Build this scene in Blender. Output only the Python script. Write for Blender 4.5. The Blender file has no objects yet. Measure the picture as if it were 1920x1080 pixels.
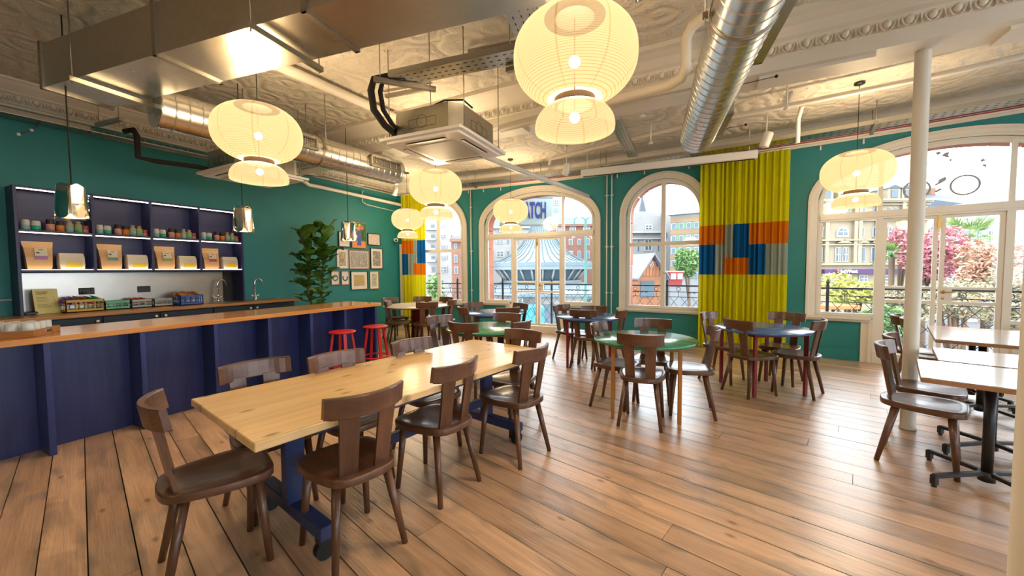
import bpy, bmesh, math, random
from mathutils import Vector, Matrix
random.seed(7)
R = math.radians
PI = math.pi
scene = bpy.context.scene
C = scene.collection

# ------------------------------------------------------------------ camera
# room axes: X along the window wall, Y towards it, Z up; camera stands above the origin
F_PX, PITCH, ROLL, EYE, YAW = 725.0, 0.047, -0.007, 1.44, R(27.66)
def _cam_rows():
    cp, sp = math.cos(PITCH), math.sin(PITCH)
    base = Matrix(((1, 0, 0), (0, -sp, -cp), (0, cp, -sp)))
    cr, sr = math.cos(ROLL), math.sin(ROLL)
    q = Matrix(((cr, -sr, 0), (sr, cr, 0), (0, 0, 1)))
    c, s = math.cos(YAW), math.sin(YAW)
    m = Matrix(((c, -s, 0), (s, c, 0), (0, 0, 1)))
    return (q @ base) @ m.transposed()
RR = _cam_rows()
cam_data = bpy.data.cameras.new('camera')
cam_data.sensor_width = 36.0
cam_data.lens = F_PX / 1920.0 * 36.0
cam_data.clip_start = 0.05
cam_data.clip_end = 400
cam = bpy.data.objects.new('camera', cam_data)
C.objects.link(cam)
right, down, fwd = RR[0], RR[1], RR[2]
cm = Matrix((right, -down, -fwd)).transposed().to_4x4()
cm.translation = (0, 0, EYE)
cam.matrix_world = cm
scene.camera = cam

# ------------------------------------------------------------------ world, exposure
scene.view_settings.view_transform = 'Standard'
scene.view_settings.look = 'None'
scene.view_settings.gamma = 1.0
scene.view_settings.use_curve_mapping = False
scene.view_settings.exposure = 1.38
world = bpy.data.worlds.new('overcast_sky')
scene.world = world
world.use_nodes = True
wn = world.node_tree.nodes
bg = wn['Background']
bg.inputs['Color'].default_value = (0.85, 0.935, 1.0, 1)
bg.inputs['Strength'].default_value = 3.0
LAMP_W = 98.0        # watts of each paper lantern bulb
LAMP_E = 0.36        # glow of the lantern paper

# ------------------------------------------------------------------ rays from the eye (to survey the place)
def ray(x, y):
    return RR.transposed() @ Vector(((x - 960) / F_PX, (y - 540) / F_PX, 1.0))
def Zp(x, y, z):
    d = ray(x, y); t = (z - EYE) / d.z
    return Vector((d.x * t, d.y * t, z))
def Xp(x, y, X0):
    d = ray(x, y); t = X0 / d.x
    return Vector((X0, d.y * t, EYE + d.z * t))
def Dp(x, y, dep):
    d = ray(x, y)
    return Vector((d.x * dep, d.y * dep, EYE + d.z * dep))

# ------------------------------------------------------------------ mesh builder
class MB:
    def __init__(self):
        self.v, self.f, self.s = [], [], []
    def add(self, vs, fs, smooth=False):
        n = len(self.v)
        self.v += [tuple(p) for p in vs]
        self.f += [tuple(i + n for i in f) for f in fs]
        self.s += [smooth] * len(fs)
        return self
    def box(self, c, s, rz=0.0, M=None):
        x, y, z = s[0] / 2, s[1] / 2, s[2] / 2
        vs = [Vector((a * x, b * y, d * z)) for a in (-1, 1) for b in (-1, 1) for d in (-1, 1)]
        T = M if M is not None else Matrix.Rotation(rz, 3, 'Z')
        vs = [T @ p + Vector(c) for p in vs]
        return self.add(vs, [(0, 1, 3, 2), (4, 6, 7, 5), (0, 4, 5, 1), (2, 3, 7, 6), (0, 2, 6, 4), (1, 5, 7, 3)])
    def bx(self, x0, x1, y0, y1, z0, z1):
        return self.box(((x0 + x1) / 2, (y0 + y1) / 2, (z0 + z1) / 2), (abs(x1 - x0), abs(y1 - y0), abs(z1 - z0)))
    def rbox(self, c, s, b=0.004, rz=0.0, M=None):
        """box with chamfered edges"""
        h = [k / 2 for k in s]
        b = min(b, min(h) * 0.9)
        T = M if M is not None else Matrix.Rotation(rz, 3, 'Z')
        vs, idx = [], {}
        for a in (-1, 1):
            for e in (-1, 1):
                for d in (-1, 1):
                    for k in range(3):
                        p = [a * (h[0] - b), e * (h[1] - b), d * (h[2] - b)]
                        sg = (a, e, d)
                        p[k] = sg[k] * h[k]
                        idx[(a, e, d, k)] = len(vs)
                        vs.append(T @ Vector(p) + Vector(c))
        fs = []
        for k in range(3):
            i, j = [q for q in range(3) if q != k]
            for sgn in (-1, 1):
                loop = []
                for (u, w) in ((-1, -1), (1, -1), (1, 1), (-1, 1)):
                    key = [0, 0, 0]; key[k] = sgn; key[i] = u; key[j] = w
                    loop.append(idx[(key[0], key[1], key[2], k)])
                fs.append(tuple(loop))
        for k in range(3):
            i, j = [q for q in range(3) if q != k]
            for u in (-1, 1):
                for w in (-1, 1):
                    def g(t, face):
                        key = [0, 0, 0]; key[k] = t; key[i] = u; key[j] = w
                        return idx[(key[0], key[1], key[2], face)]
                    fs.append((g(-1, i), g(1, i), g(1, j), g(-1, j)))
        for a in (-1, 1):
            for e in (-1, 1):
                for d in (-1, 1):
                    fs.append((idx[(a, e, d, 0)], idx[(a, e, d, 1)], idx[(a, e, d, 2)]))
        return self.add(vs, fs)
    def rbx(self, x0, x1, y0, y1, z0, z1, b=0.004):
        return self.rbox(((x0 + x1) / 2, (y0 + y1) / 2, (z0 + z1) / 2), (abs(x1 - x0), abs(y1 - y0), abs(z1 - z0)), b)
    def tube(self, pts, r, seg=8, caps=True, closed=False, smooth=True):
        pts = [Vector(p) for p in pts]
        n = len(pts)
        rs = r if isinstance(r, (list, tuple)) else [r] * n
        vs, fs = [], []
        prev = None
        for i in range(n):
            if closed:
                t = (pts[(i + 1) % n] - pts[i - 1])
            else:
                t = pts[min(i + 1, n - 1)] - pts[max(i - 1, 0)]
            t.normalize()
            if prev is None:
                u = t.cross(Vector((0, 0, 1)))
                if u.length < 1e-3: u = t.cross(Vector((1, 0, 0)))
            else:
                u = prev - t * prev.dot(t)
                if u.length < 1e-4: u = t.cross(Vector((1, 0, 0)))
            u.normalize(); prev = u
            w = t.cross(u)
            for k in range(seg):
                a = 2 * PI * k / seg
                vs.append(pts[i] + (u * math.cos(a) + w * math.sin(a)) * rs[i])
        m = n if closed else n - 1
        for i in range(m):
            j = (i + 1) % n
            for k in range(seg):
                q = (k + 1) % seg
                fs.append((i * seg + k, i * seg + q, j * seg + q, j * seg + k))
        self.add(vs, fs, smooth)
        if caps and not closed:
            self.add(vs[:seg], [tuple(range(seg))[::-1]])
            self.add(vs[-seg:], [tuple(range(seg))])
        return self
    def lathe(self, prof, seg=24, c=(0, 0, 0), smooth=True):
        vs, fs = [], []
        for r_, z in prof:
            for k in range(seg):
                a = 2 * PI * k / seg
                vs.append((c[0] + r_ * math.cos(a), c[1] + r_ * math.sin(a), c[2] + z))
        for i in range(len(prof) - 1):
            for k in range(seg):
                q = (k + 1) % seg
                fs.append((i * seg + k, i * seg + q, (i + 1) * seg + q, (i + 1) * seg + k))
        return self.add(vs, fs, smooth)
    def prism(self, poly, z0, z1, smooth=False):
        n = len(poly)
        vs = [(p[0], p[1], z0) for p in poly] + [(p[0], p[1], z1) for p in poly]
        self.add(vs, [(i, (i + 1) % n, n + (i + 1) % n, n + i) for i in range(n)], smooth)
        self.add(vs[:n], [tuple(range(n))[::-1]])
        self.add(vs[n:], [tuple(range(n))])
        return self
    def ball(self, c, r, seg=10, ring=6):
        rr = r if isinstance(r, (list, tuple)) else (r, r, r)
        vs, fs = [], []
        for i in range(ring + 1):
            th = PI * i / ring
            for k in range(seg):
                a = 2 * PI * k / seg
                vs.append((c[0] + rr[0] * math.sin(th) * math.cos(a), c[1] + rr[1] * math.sin(th) * math.sin(a), c[2] + rr[2] * math.cos(th)))
        for i in range(ring):
            for k in range(seg):
                q = (k + 1) % seg
                fs.append((i * seg + k, (i + 1) * seg + k, (i + 1) * seg + q, i * seg + q))
        return self.add(vs, fs, True)
    def mesh(self, name, mat):
        me = bpy.data.meshes.new(name)
        me.from_pydata(self.v, [], self.f)
        me.polygons.foreach_set('use_smooth', self.s)
        bm = bmesh.new(); bm.from_mesh(me)
        bmesh.ops.remove_doubles(bm, verts=bm.verts, dist=1e-5)
        bmesh.ops.recalc_face_normals(bm, faces=bm.faces)
        bm.to_mesh(me); bm.free()
        if mat is not None: me.materials.append(mat)
        return me
    def build(self, name, mat, parent=None, loc=None, rz=0.0):
        o = bpy.data.objects.new(name, self.mesh(name, mat))
        C.objects.link(o)
        if parent is not None: o.parent = parent
        if loc is not None: o.location = loc
        if rz: o.rotation_euler[2] = rz
        return o

def tag(o, label=None, cat=None, group=None, kind=None):
    if label: o['label'] = label
    if cat: o['category'] = cat
    if group: o['group'] = group
    if kind: o['kind'] = kind
    return o
def empty(name, loc=(0, 0, 0), rz=0.0, label=None, cat=None, group=None, kind=None):
    o = bpy.data.objects.new(name, None)
    o.empty_display_size = 0.1
    C.objects.link(o)
    o.location = loc; o.rotation_euler[2] = rz
    return tag(o, label, cat, group, kind)
def place(name, me, parent=None, loc=None, rot=None, scale=None):
    o = bpy.data.objects.new(name, me)
    C.objects.link(o)
    if parent is not None: o.parent = parent
    if loc is not None: o.location = loc
    if rot is not None: o.rotation_euler = rot
    if scale is not None: o.scale = scale
    return o
def dup(root, loc=None, rz=None, label=None, group=None):
    kids = {}
    for o in list(C.objects):
        if o.parent is not None: kids.setdefault(o.parent.name, []).append(o)
    def cp(o, par):
        c = o.copy(); C.objects.link(c); c.parent = par
        for ch in kids.get(o.name, []): cp(ch, c)
        return c
    r = cp(root, None)
    if loc is not None: r.location = loc
    if rz is not None: r.rotation_euler[2] = rz
    if label: r['label'] = label
    if group: r['group'] = group
    return r

# ------------------------------------------------------------------ materials
MATS = {}
def new_mat(name):
    m = bpy.data.materials.new(name); m.use_nodes = True
    nt = m.node_tree
    return m, nt, nt.nodes['Principled BSDF']
def col4(c): return (c[0], c[1], c[2], 1.0)
def paint(name, c, rough=0.5, metal=0.0, var=0.06, vscale=3.0, bump=0.0, bscale=60.0, spec=None, coat=0.0):
    m, nt, b = new_mat(name)
    N, L = nt.nodes, nt.links
    tc = N.new('ShaderNodeTexCoord')
    nz = N.new('ShaderNodeTexNoise'); nz.inputs['Scale'].default_value = vscale; nz.inputs['Detail'].default_value = 3
    L.new(tc.outputs['Object'], nz.inputs['Vector'])
    rp = N.new('ShaderNodeValToRGB')
    rp.color_ramp.elements[0].position = 0.3; rp.color_ramp.elements[1].position = 0.7
    rp.color_ramp.elements[0].color = col4([k * (1 - var) for k in c])
    rp.color_ramp.elements[1].color = col4([min(1, k * (1 + var)) for k in c])
    L.new(nz.outputs['Fac'], rp.inputs['Fac']); L.new(rp.outputs['Color'], b.inputs['Base Color'])
    b.inputs['Roughness'].default_value = rough
    b.inputs['Metallic'].default_value = metal
    if spec is not None: b.inputs['Specular IOR Level'].default_value = spec
    if coat: b.inputs['Coat Weight'].default_value = coat; b.inputs['Coat Roughness'].default_value = 0.15
    if bump:
        n2 = N.new('ShaderNodeTexNoise'); n2.inputs['Scale'].default_value = bscale; n2.inputs['Detail'].default_value = 2
        L.new(tc.outputs['Object'], n2.inputs['Vector'])
        bp = N.new('ShaderNodeBump'); bp.inputs['Strength'].default_value = bump; bp.inputs['Distance'].default_value = 0.004
        L.new(n2.outputs['Fac'], bp.inputs['Height']); L.new(bp.outputs['Normal'], b.inputs['Normal'])
    MATS[name] = m
    return m
def wood(name, c1, c2, rough=0.45, axis='X', grain=18.0, stretch=14.0, wave=0.55, coat=0.0, knots=0.0, staves=None, svar=(0.78, 1.18), kscale=5.5, bump=0.15, rand=0.15):
    """grain runs along the given object axis"""
    m, nt, b = new_mat(name)
    N, L = nt.nodes, nt.links
    tc = N.new('ShaderNodeTexCoord'); oi = N.new('ShaderNodeObjectInfo')
    mp = N.new('ShaderNodeMapping')
    sc = {'X': (1 / stretch, 1, 1), 'Y': (1, 1 / stretch, 1), 'Z': (1, 1, 1 / stretch)}[axis]
    mp.inputs['Scale'].default_value = sc
    off = N.new('ShaderNodeVectorMath'); off.operation = 'SCALE'
    cmb = N.new('ShaderNodeCombineXYZ')
    for k in range(3): L.new(oi.outputs['Random'], cmb.inputs[k])
    L.new(cmb.outputs[0], off.inputs[0]); off.inputs['Scale'].default_value = 13.0
    ad = N.new('ShaderNodeVectorMath'); ad.operation = 'ADD'
    L.new(tc.outputs['Object'], ad.inputs[0]); L.new(off.outputs[0], ad.inputs[1])
    L.new(ad.outputs[0], mp.inputs['Vector'])
    n1 = N.new('ShaderNodeTexNoise'); n1.inputs['Scale'].default_value = grain; n1.inputs['Detail'].default_value = 5; n1.inputs['Distortion'].default_value = 0.6
    L.new(mp.outputs[0], n1.inputs['Vector'])
    n2 = N.new('ShaderNodeTexNoise'); n2.inputs['Scale'].default_value = grain * 5; n2.inputs['Detail'].default_value = 2
    L.new(mp.outputs[0], n2.inputs['Vector'])
    mx = N.new('ShaderNodeMix'); mx.data_type = 'FLOAT'; mx.inputs[0].default_value = 0.35
    L.new(n1.outputs['Fac'], mx.inputs[2]); L.new(n2.outputs['Fac'], mx.inputs[3])
    rp = N.new('ShaderNodeValToRGB')
    rp.color_ramp.elements[0].position = 0.5 - wave * 0.35; rp.color_ramp.elements[1].position = 0.5 + wave * 0.35
    rp.color_ramp.elements[0].color = col4(c2); rp.color_ramp.elements[1].color = col4(c1)
    L.new(mx.outputs[0], rp.inputs['Fac'])
    last = rp.outputs['Color']
    if staves:                                        # glued strips: (axis index across, width)
        sx = N.new('ShaderNodeSeparateXYZ'); L.new(tc.outputs['Object'], sx.inputs[0])
        dv = N.new('ShaderNodeMath'); dv.operation = 'DIVIDE'; dv.inputs[1].default_value = staves[1]
        L.new(sx.outputs[staves[0]], dv.inputs[0])
        fl = N.new('ShaderNodeMath'); fl.operation = 'FLOOR'; L.new(dv.outputs[0], fl.inputs[0])
        wnz = N.new('ShaderNodeTexWhiteNoise'); wnz.noise_dimensions = '1D'; L.new(fl.outputs[0], wnz.inputs['W'])
        hs = N.new('ShaderNodeHueSaturation')
        mr = N.new('ShaderNodeMapRange'); mr.inputs[3].default_value = svar[0]; mr.inputs[4].default_value = svar[1]
        L.new(wnz.outputs['Value'], mr.inputs[0]); L.new(mr.outputs[0], hs.inputs['Value']); L.new(last, hs.inputs['Color'])
        last = hs.outputs['Color']
    if knots:
        vo = N.new('ShaderNodeTexVoronoi'); vo.voronoi_dimensions = '2D'; vo.inputs['Scale'].default_value = kscale
        mk = N.new('ShaderNodeMapping')
        mk.inputs['Scale'].default_value = {'X': (0.45, 1, 1), 'Y': (1, 0.45, 1), 'Z': (1, 1, 0.45)}[axis]
        L.new(ad.outputs[0], mk.inputs['Vector']); L.new(mk.outputs[0], vo.inputs['Vector'])
        kr = N.new('ShaderNodeValToRGB'); kr.color_ramp.elements[0].position = 0.03; kr.color_ramp.elements[1].position = 0.10
        kr.color_ramp.elements[0].color = (1, 1, 1, 1); kr.color_ramp.elements[1].color = (0, 0, 0, 1)
        L.new(vo.outputs['Distance'], kr.inputs['Fac'])
        ml = N.new('ShaderNodeMath'); ml.operation = 'MULTIPLY'; ml.inputs[1].default_value = knots
        L.new(kr.outputs['Color'], ml.inputs[0])
        kx = N.new('ShaderNodeMix'); kx.data_type = 'RGBA'
        L.new(ml.outputs[0], kx.inputs[0]); L.new(last, kx.inputs[6]); kx.inputs[7].default_value = col4([k * 0.35 for k in c2])
        last = kx.outputs[2]
    h2 = N.new('ShaderNodeHueSaturation')
    m2 = N.new('ShaderNodeMapRange'); m2.inputs[3].default_value = 1 - rand; m2.inputs[4].default_value = 1 + rand
    L.new(oi.outputs['Random'], m2.inputs[0]); L.new(m2.outputs[0], h2.inputs['Value']); L.new(last, h2.inputs['Color'])
    L.new(h2.outputs['Color'], b.inputs['Base Color'])
    b.inputs['Roughness'].default_value = rough
    if coat: b.inputs['Coat Weight'].default_value = coat; b.inputs['Coat Roughness'].default_value = 0.12
    if bump:
        bp = N.new('ShaderNodeBump'); bp.inputs['Strength'].default_value = bump; bp.inputs['Distance'].default_value = 0.002
        L.new(n2.outputs['Fac'], bp.inputs['Height']); L.new(bp.outputs['Normal'], b.inputs['Normal'])
    MATS[name] = m
    return m
def glow(name, c, strength):
    m, nt, b = new_mat(name)
    b.inputs['Base Color'].default_value = col4(c)
    b.inputs['Emission Color'].default_value = col4(c)
    b.inputs['Emission Strength'].default_value = strength
    MATS[name] = m
    return m
def glass_thin(name, tint=(1, 1, 1), refl=0.09):
    m = bpy.data.materials.new(name); m.use_nodes = True
    nt = m.node_tree; N, L = nt.nodes, nt.links
    N.clear()
    out = N.new('ShaderNodeOutputMaterial')
    tr = N.new('ShaderNodeBsdfTransparent'); tr.inputs['Color'].default_value = col4(tint)
    gl = N.new('ShaderNodeBsdfGlossy'); gl.inputs['Roughness'].default_value = 0.02
    fr = N.new('ShaderNodeFresnel'); fr.inputs['IOR'].default_value = 1.35 if name == 'window_glass' else 1.7
    mx = N.new('ShaderNodeMixShader')
    L.new(fr.outputs[0], mx.inputs[0]); L.new(tr.outputs[0], mx.inputs[1]); L.new(gl.outputs[0], mx.inputs[2])
    L.new(mx.outputs[0], out.inputs['Surface'])
    MATS[name] = m
    return m

paint('teal', (0.017, 0.215, 0.225), 0.55, var=0.04, bump=0.05, bscale=90)
paint('white_paint', (0.74, 0.69, 0.60), 0.45, var=0.03, bump=0.03)
paint('white_gloss', (0.80, 0.76, 0.68), 0.3, var=0.02)
paint('white_plastic', (0.80, 0.78, 0.74), 0.35, var=0.02)
paint('grey_panel', (0.45, 0.42, 0.37), 0.5)
paint('black_metal', (0.012, 0.012, 0.013), 0.4, var=0.1)
paint('black_rubber', (0.010, 0.010, 0.011), 0.7)
paint('iron_paint', (0.03, 0.045, 0.06), 0.5)
paint('chrome', (0.85, 0.85, 0.86), 0.04, 1.0, var=0.0)
paint('steel', (0.55, 0.54, 0.52), 0.28, 1.0, var=0.05, vscale=8)
paint('brass', (0.60, 0.38, 0.12), 0.3, 1.0)
paint('blue_steel', (0.022, 0.042, 0.14), 0.4)
paint('red_steel', (0.20, 0.012, 0.022), 0.4)
paint('mustard_steel', (0.42, 0.17, 0.025), 0.4)
paint('red_paint', (0.55, 0.018, 0.022), 0.35)
paint('blue_laminate', (0.035, 0.12, 0.36), 0.25, var=0.02, coat=0.7)
paint('green_laminate', (0.012, 0.25, 0.125), 0.25, var=0.02, coat=0.7)
paint('white_laminate', (0.72, 0.66, 0.56), 0.28, var=0.03)
paint('maroon_drum', (0.14, 0.014, 0.018), 0.35)
paint('navy_unit', (0.012, 0.026, 0.05), 0.4, var=0.05)
paint('white_knob', (0.75, 0.72, 0.66), 0.25)
paint('soil', (0.03, 0.02, 0.012), 0.9, var=0.3, vscale=40)
paint('pot_clay', (0.30, 0.12, 0.06), 0.7)
paint('purple_cable', (0.12, 0.04, 0.16), 0.5)
paint('red_cable', (0.35, 0.03, 0.03), 0.5)
paint('black_foam', (0.02, 0.017, 0.015), 0.85, bump=0.4, bscale=120)
paint('tan_foam', (0.42, 0.22, 0.06), 0.8)
wood('chair_wood', (0.165, 0.070, 0.035), (0.070, 0.028, 0.014), 0.36, 'Z', 16, 10, 0.6, coat=0.25)
wood('chair_seat_wood', (0.150, 0.064, 0.033), (0.066, 0.027, 0.0135), 0.34, 'Y', 14, 9, 0.6, coat=0.3)
wood('chair_crest_wood', (0.165, 0.070, 0.035), (0.070, 0.028, 0.014), 0.36, 'X', 16, 9, 0.6, coat=0.25)
wood('bar_oak', (0.66, 0.31, 0.075), (0.38, 0.15, 0.032), 0.26, 'Y', 14, 16, 0.55, coat=0.5, staves=(0, 0.045), rand=0.0)
wood('counter_oak', (0.58, 0.27, 0.08), (0.34, 0.135, 0.035), 0.3, 'Y', 14, 16, 0.5, coat=0.3, staves=(0, 0.05), rand=0.0)
wood('pine_top', (0.88, 0.64, 0.34), (0.70, 0.43, 0.18), 0.34, 'Y', 22, 22, 0.6, coat=0.2, knots=0.85, staves=(0, 0.11), rand=0.0, svar=(0.92, 1.06), kscale=5.0)
wood('blue_ply', (0.024, 0.046, 0.21), (0.010, 0.018, 0.10), 0.4, 'Z', 9, 12, 0.65, coat=0.15, rand=0.04)
wood('blue_shelf', (0.030, 0.040, 0.14), (0.016, 0.020, 0.08), 0.42, 'Y', 9, 12, 0.65, rand=0.04)
wood('frame_oak', (0.45, 0.24, 0.10), (0.30, 0.15, 0.06), 0.45, 'Z', 20, 10, 0.6)
wood('tray_wood', (0.45, 0.20, 0.07), (0.27, 0.105, 0.03), 0.4, 'X', 14, 9, 0.6)
wood('table_edge_wood', (0.40, 0.20, 0.09), (0.24, 0.11, 0.045), 0.45, 'X', 14, 9, 0.6)
wood('cafe_top', (0.46, 0.41, 0.35), (0.36, 0.31, 0.26), 0.2, 'X', 8, 12, 0.6, coat=1.0, rand=0.02)
wood('shed_wood', (0.30, 0.12, 0.05), (0.20, 0.075, 0.03), 0.7, 'Z', 10, 8, 0.6)
wood('bark', (0.16, 0.10, 0.06), (0.07, 0.045, 0.028), 0.85, 'Z', 14, 6, 0.7)
glass_thin('window_glass')
m_, nt_, b_ = new_mat('tumbler_glass'); b_.inputs['Alpha'].default_value = .42; b_.inputs['Base Color'].default_value = (.80, .86, .90, 1); b_.inputs['Roughness'].default_value = .06; MATS['tumbler_glass'] = m_
glow('led', (1.0, 0.80, 0.60), 4.2)
glow('lamp_inner', (1.0, 0.62, 0.22), 2.2)
glow('bulb', (1.0, 0.86, 0.60), 7.0)

def galvanised(name, c=(0.62, 0.60, 0.55), rough=0.27, bands=None, aniso=0.0):
    m, nt, b = new_mat(name)
    N, L = nt.nodes, nt.links
    tc = N.new('ShaderNodeTexCoord')
    vo = N.new('ShaderNodeTexVoronoi'); vo.inputs['Scale'].default_value = 26
    nz = N.new('ShaderNodeTexNoise'); nz.inputs['Scale'].default_value = 2.2; nz.inputs['Detail'].default_value = 4
    L.new(tc.outputs['Object'], vo.inputs['Vector']); L.new(tc.outputs['Object'], nz.inputs['Vector'])
    mx = N.new('ShaderNodeMix'); mx.data_type = 'FLOAT'; mx.inputs[0].default_value = 0.75
    L.new(vo.outputs['Color'], mx.inputs[2]); L.new(nz.outputs['Fac'], mx.inputs[3])
    rp = N.new('ShaderNodeValToRGB')
    rp.color_ramp.elements[0].color = col4([k * 0.82 for k in c]); rp.color_ramp.elements[1].color = col4([min(1, k * 1.1) for k in c])
    L.new(mx.outputs[0], rp.inputs['Fac']); L.new(rp.outputs['Color'], b.inputs['Base Color'])
    mr = N.new('ShaderNodeMapRange'); mr.inputs[3].default_value = rough - 0.05; mr.inputs[4].default_value = rough + 0.1
    L.new(nz.outputs['Fac'], mr.inputs[0]); L.new(mr.outputs[0], b.inputs['Roughness'])
    b.inputs['Metallic'].default_value = 1.0
    MATS[name] = m
    return m
galvanised('galv', (0.55, 0.53, 0.47), 0.27); galvanised('galv_spiral', (0.68, 0.68, 0.66), 0.24); galvanised('strut', (0.42, 0.39, 0.34), 0.38)

# ceiling paper: embossed scrolls as relief
def ceiling_mat():
    m, nt, b = new_mat('embossed_ceiling')
    N, L = nt.nodes, nt.links
    tc = N.new('ShaderNodeTexCoord')
    mp = N.new('ShaderNodeMapping'); mp.inputs['Scale'].default_value = (2.1, 2.1, 2.1)
    L.new(tc.outputs['Object'], mp.inputs['Vector'])
    nz = N.new('ShaderNodeTexNoise'); nz.inputs['Scale'].default_value = 1.6; nz.inputs['Detail'].default_value = 2
    L.new(mp.outputs[0], nz.inputs['Vector'])
    mixv = N.new('ShaderNodeMix'); mixv.data_type = 'VECTOR'; mixv.inputs[0].default_value = 0.30
    L.new(mp.outputs[0], mixv.inputs[4]); L.new(nz.outputs['Color'], mixv.inputs[5])
    vo = N.new('ShaderNodeTexVoronoi'); vo.inputs['Scale'].default_value = 1.7; vo.inputs['Randomness'].default_value = 0.75
    L.new(mixv.outputs[1], vo.inputs['Vector'])
    ml = N.new('ShaderNodeMath'); ml.operation = 'MULTIPLY'; ml.inputs[1].default_value = 19.0
    L.new(vo.outputs['Distance'], ml.inputs[0])
    sn = N.new('ShaderNodeMath'); sn.operation = 'SINE'; L.new(ml.outputs[0], sn.inputs[0])
    n2 = N.new('ShaderNodeTexNoise'); n2.inputs['Scale'].default_value = 9; n2.inputs['Detail'].default_value = 4; n2.inputs['Distortion'].default_value = 2.2
    L.new(mp.outputs[0], n2.inputs['Vector'])
    mm = N.new('ShaderNodeMath'); mm.operation = 'MULTIPLY'; L.new(sn.outputs[0], mm.inputs[0]); L.new(n2.outputs['Fac'], mm.inputs[1])
    ad = N.new('ShaderNodeMath'); ad.operation = 'ADD'; L.new(mm.outputs[0], ad.inputs[0]); L.new(n2.outputs['Fac'], ad.inputs[1])
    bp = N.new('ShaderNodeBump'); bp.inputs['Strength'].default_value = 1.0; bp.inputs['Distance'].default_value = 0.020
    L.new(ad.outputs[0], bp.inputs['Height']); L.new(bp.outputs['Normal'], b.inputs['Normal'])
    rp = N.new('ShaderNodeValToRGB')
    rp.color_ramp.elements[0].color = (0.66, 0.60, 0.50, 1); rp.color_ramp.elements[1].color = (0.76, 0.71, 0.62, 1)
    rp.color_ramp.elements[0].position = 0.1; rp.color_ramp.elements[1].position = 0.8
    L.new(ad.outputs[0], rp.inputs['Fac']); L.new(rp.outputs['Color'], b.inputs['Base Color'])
    b.inputs['Roughness'].default_value = 0.5
    MATS['embossed_ceiling'] = m
ceiling_mat()

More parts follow.
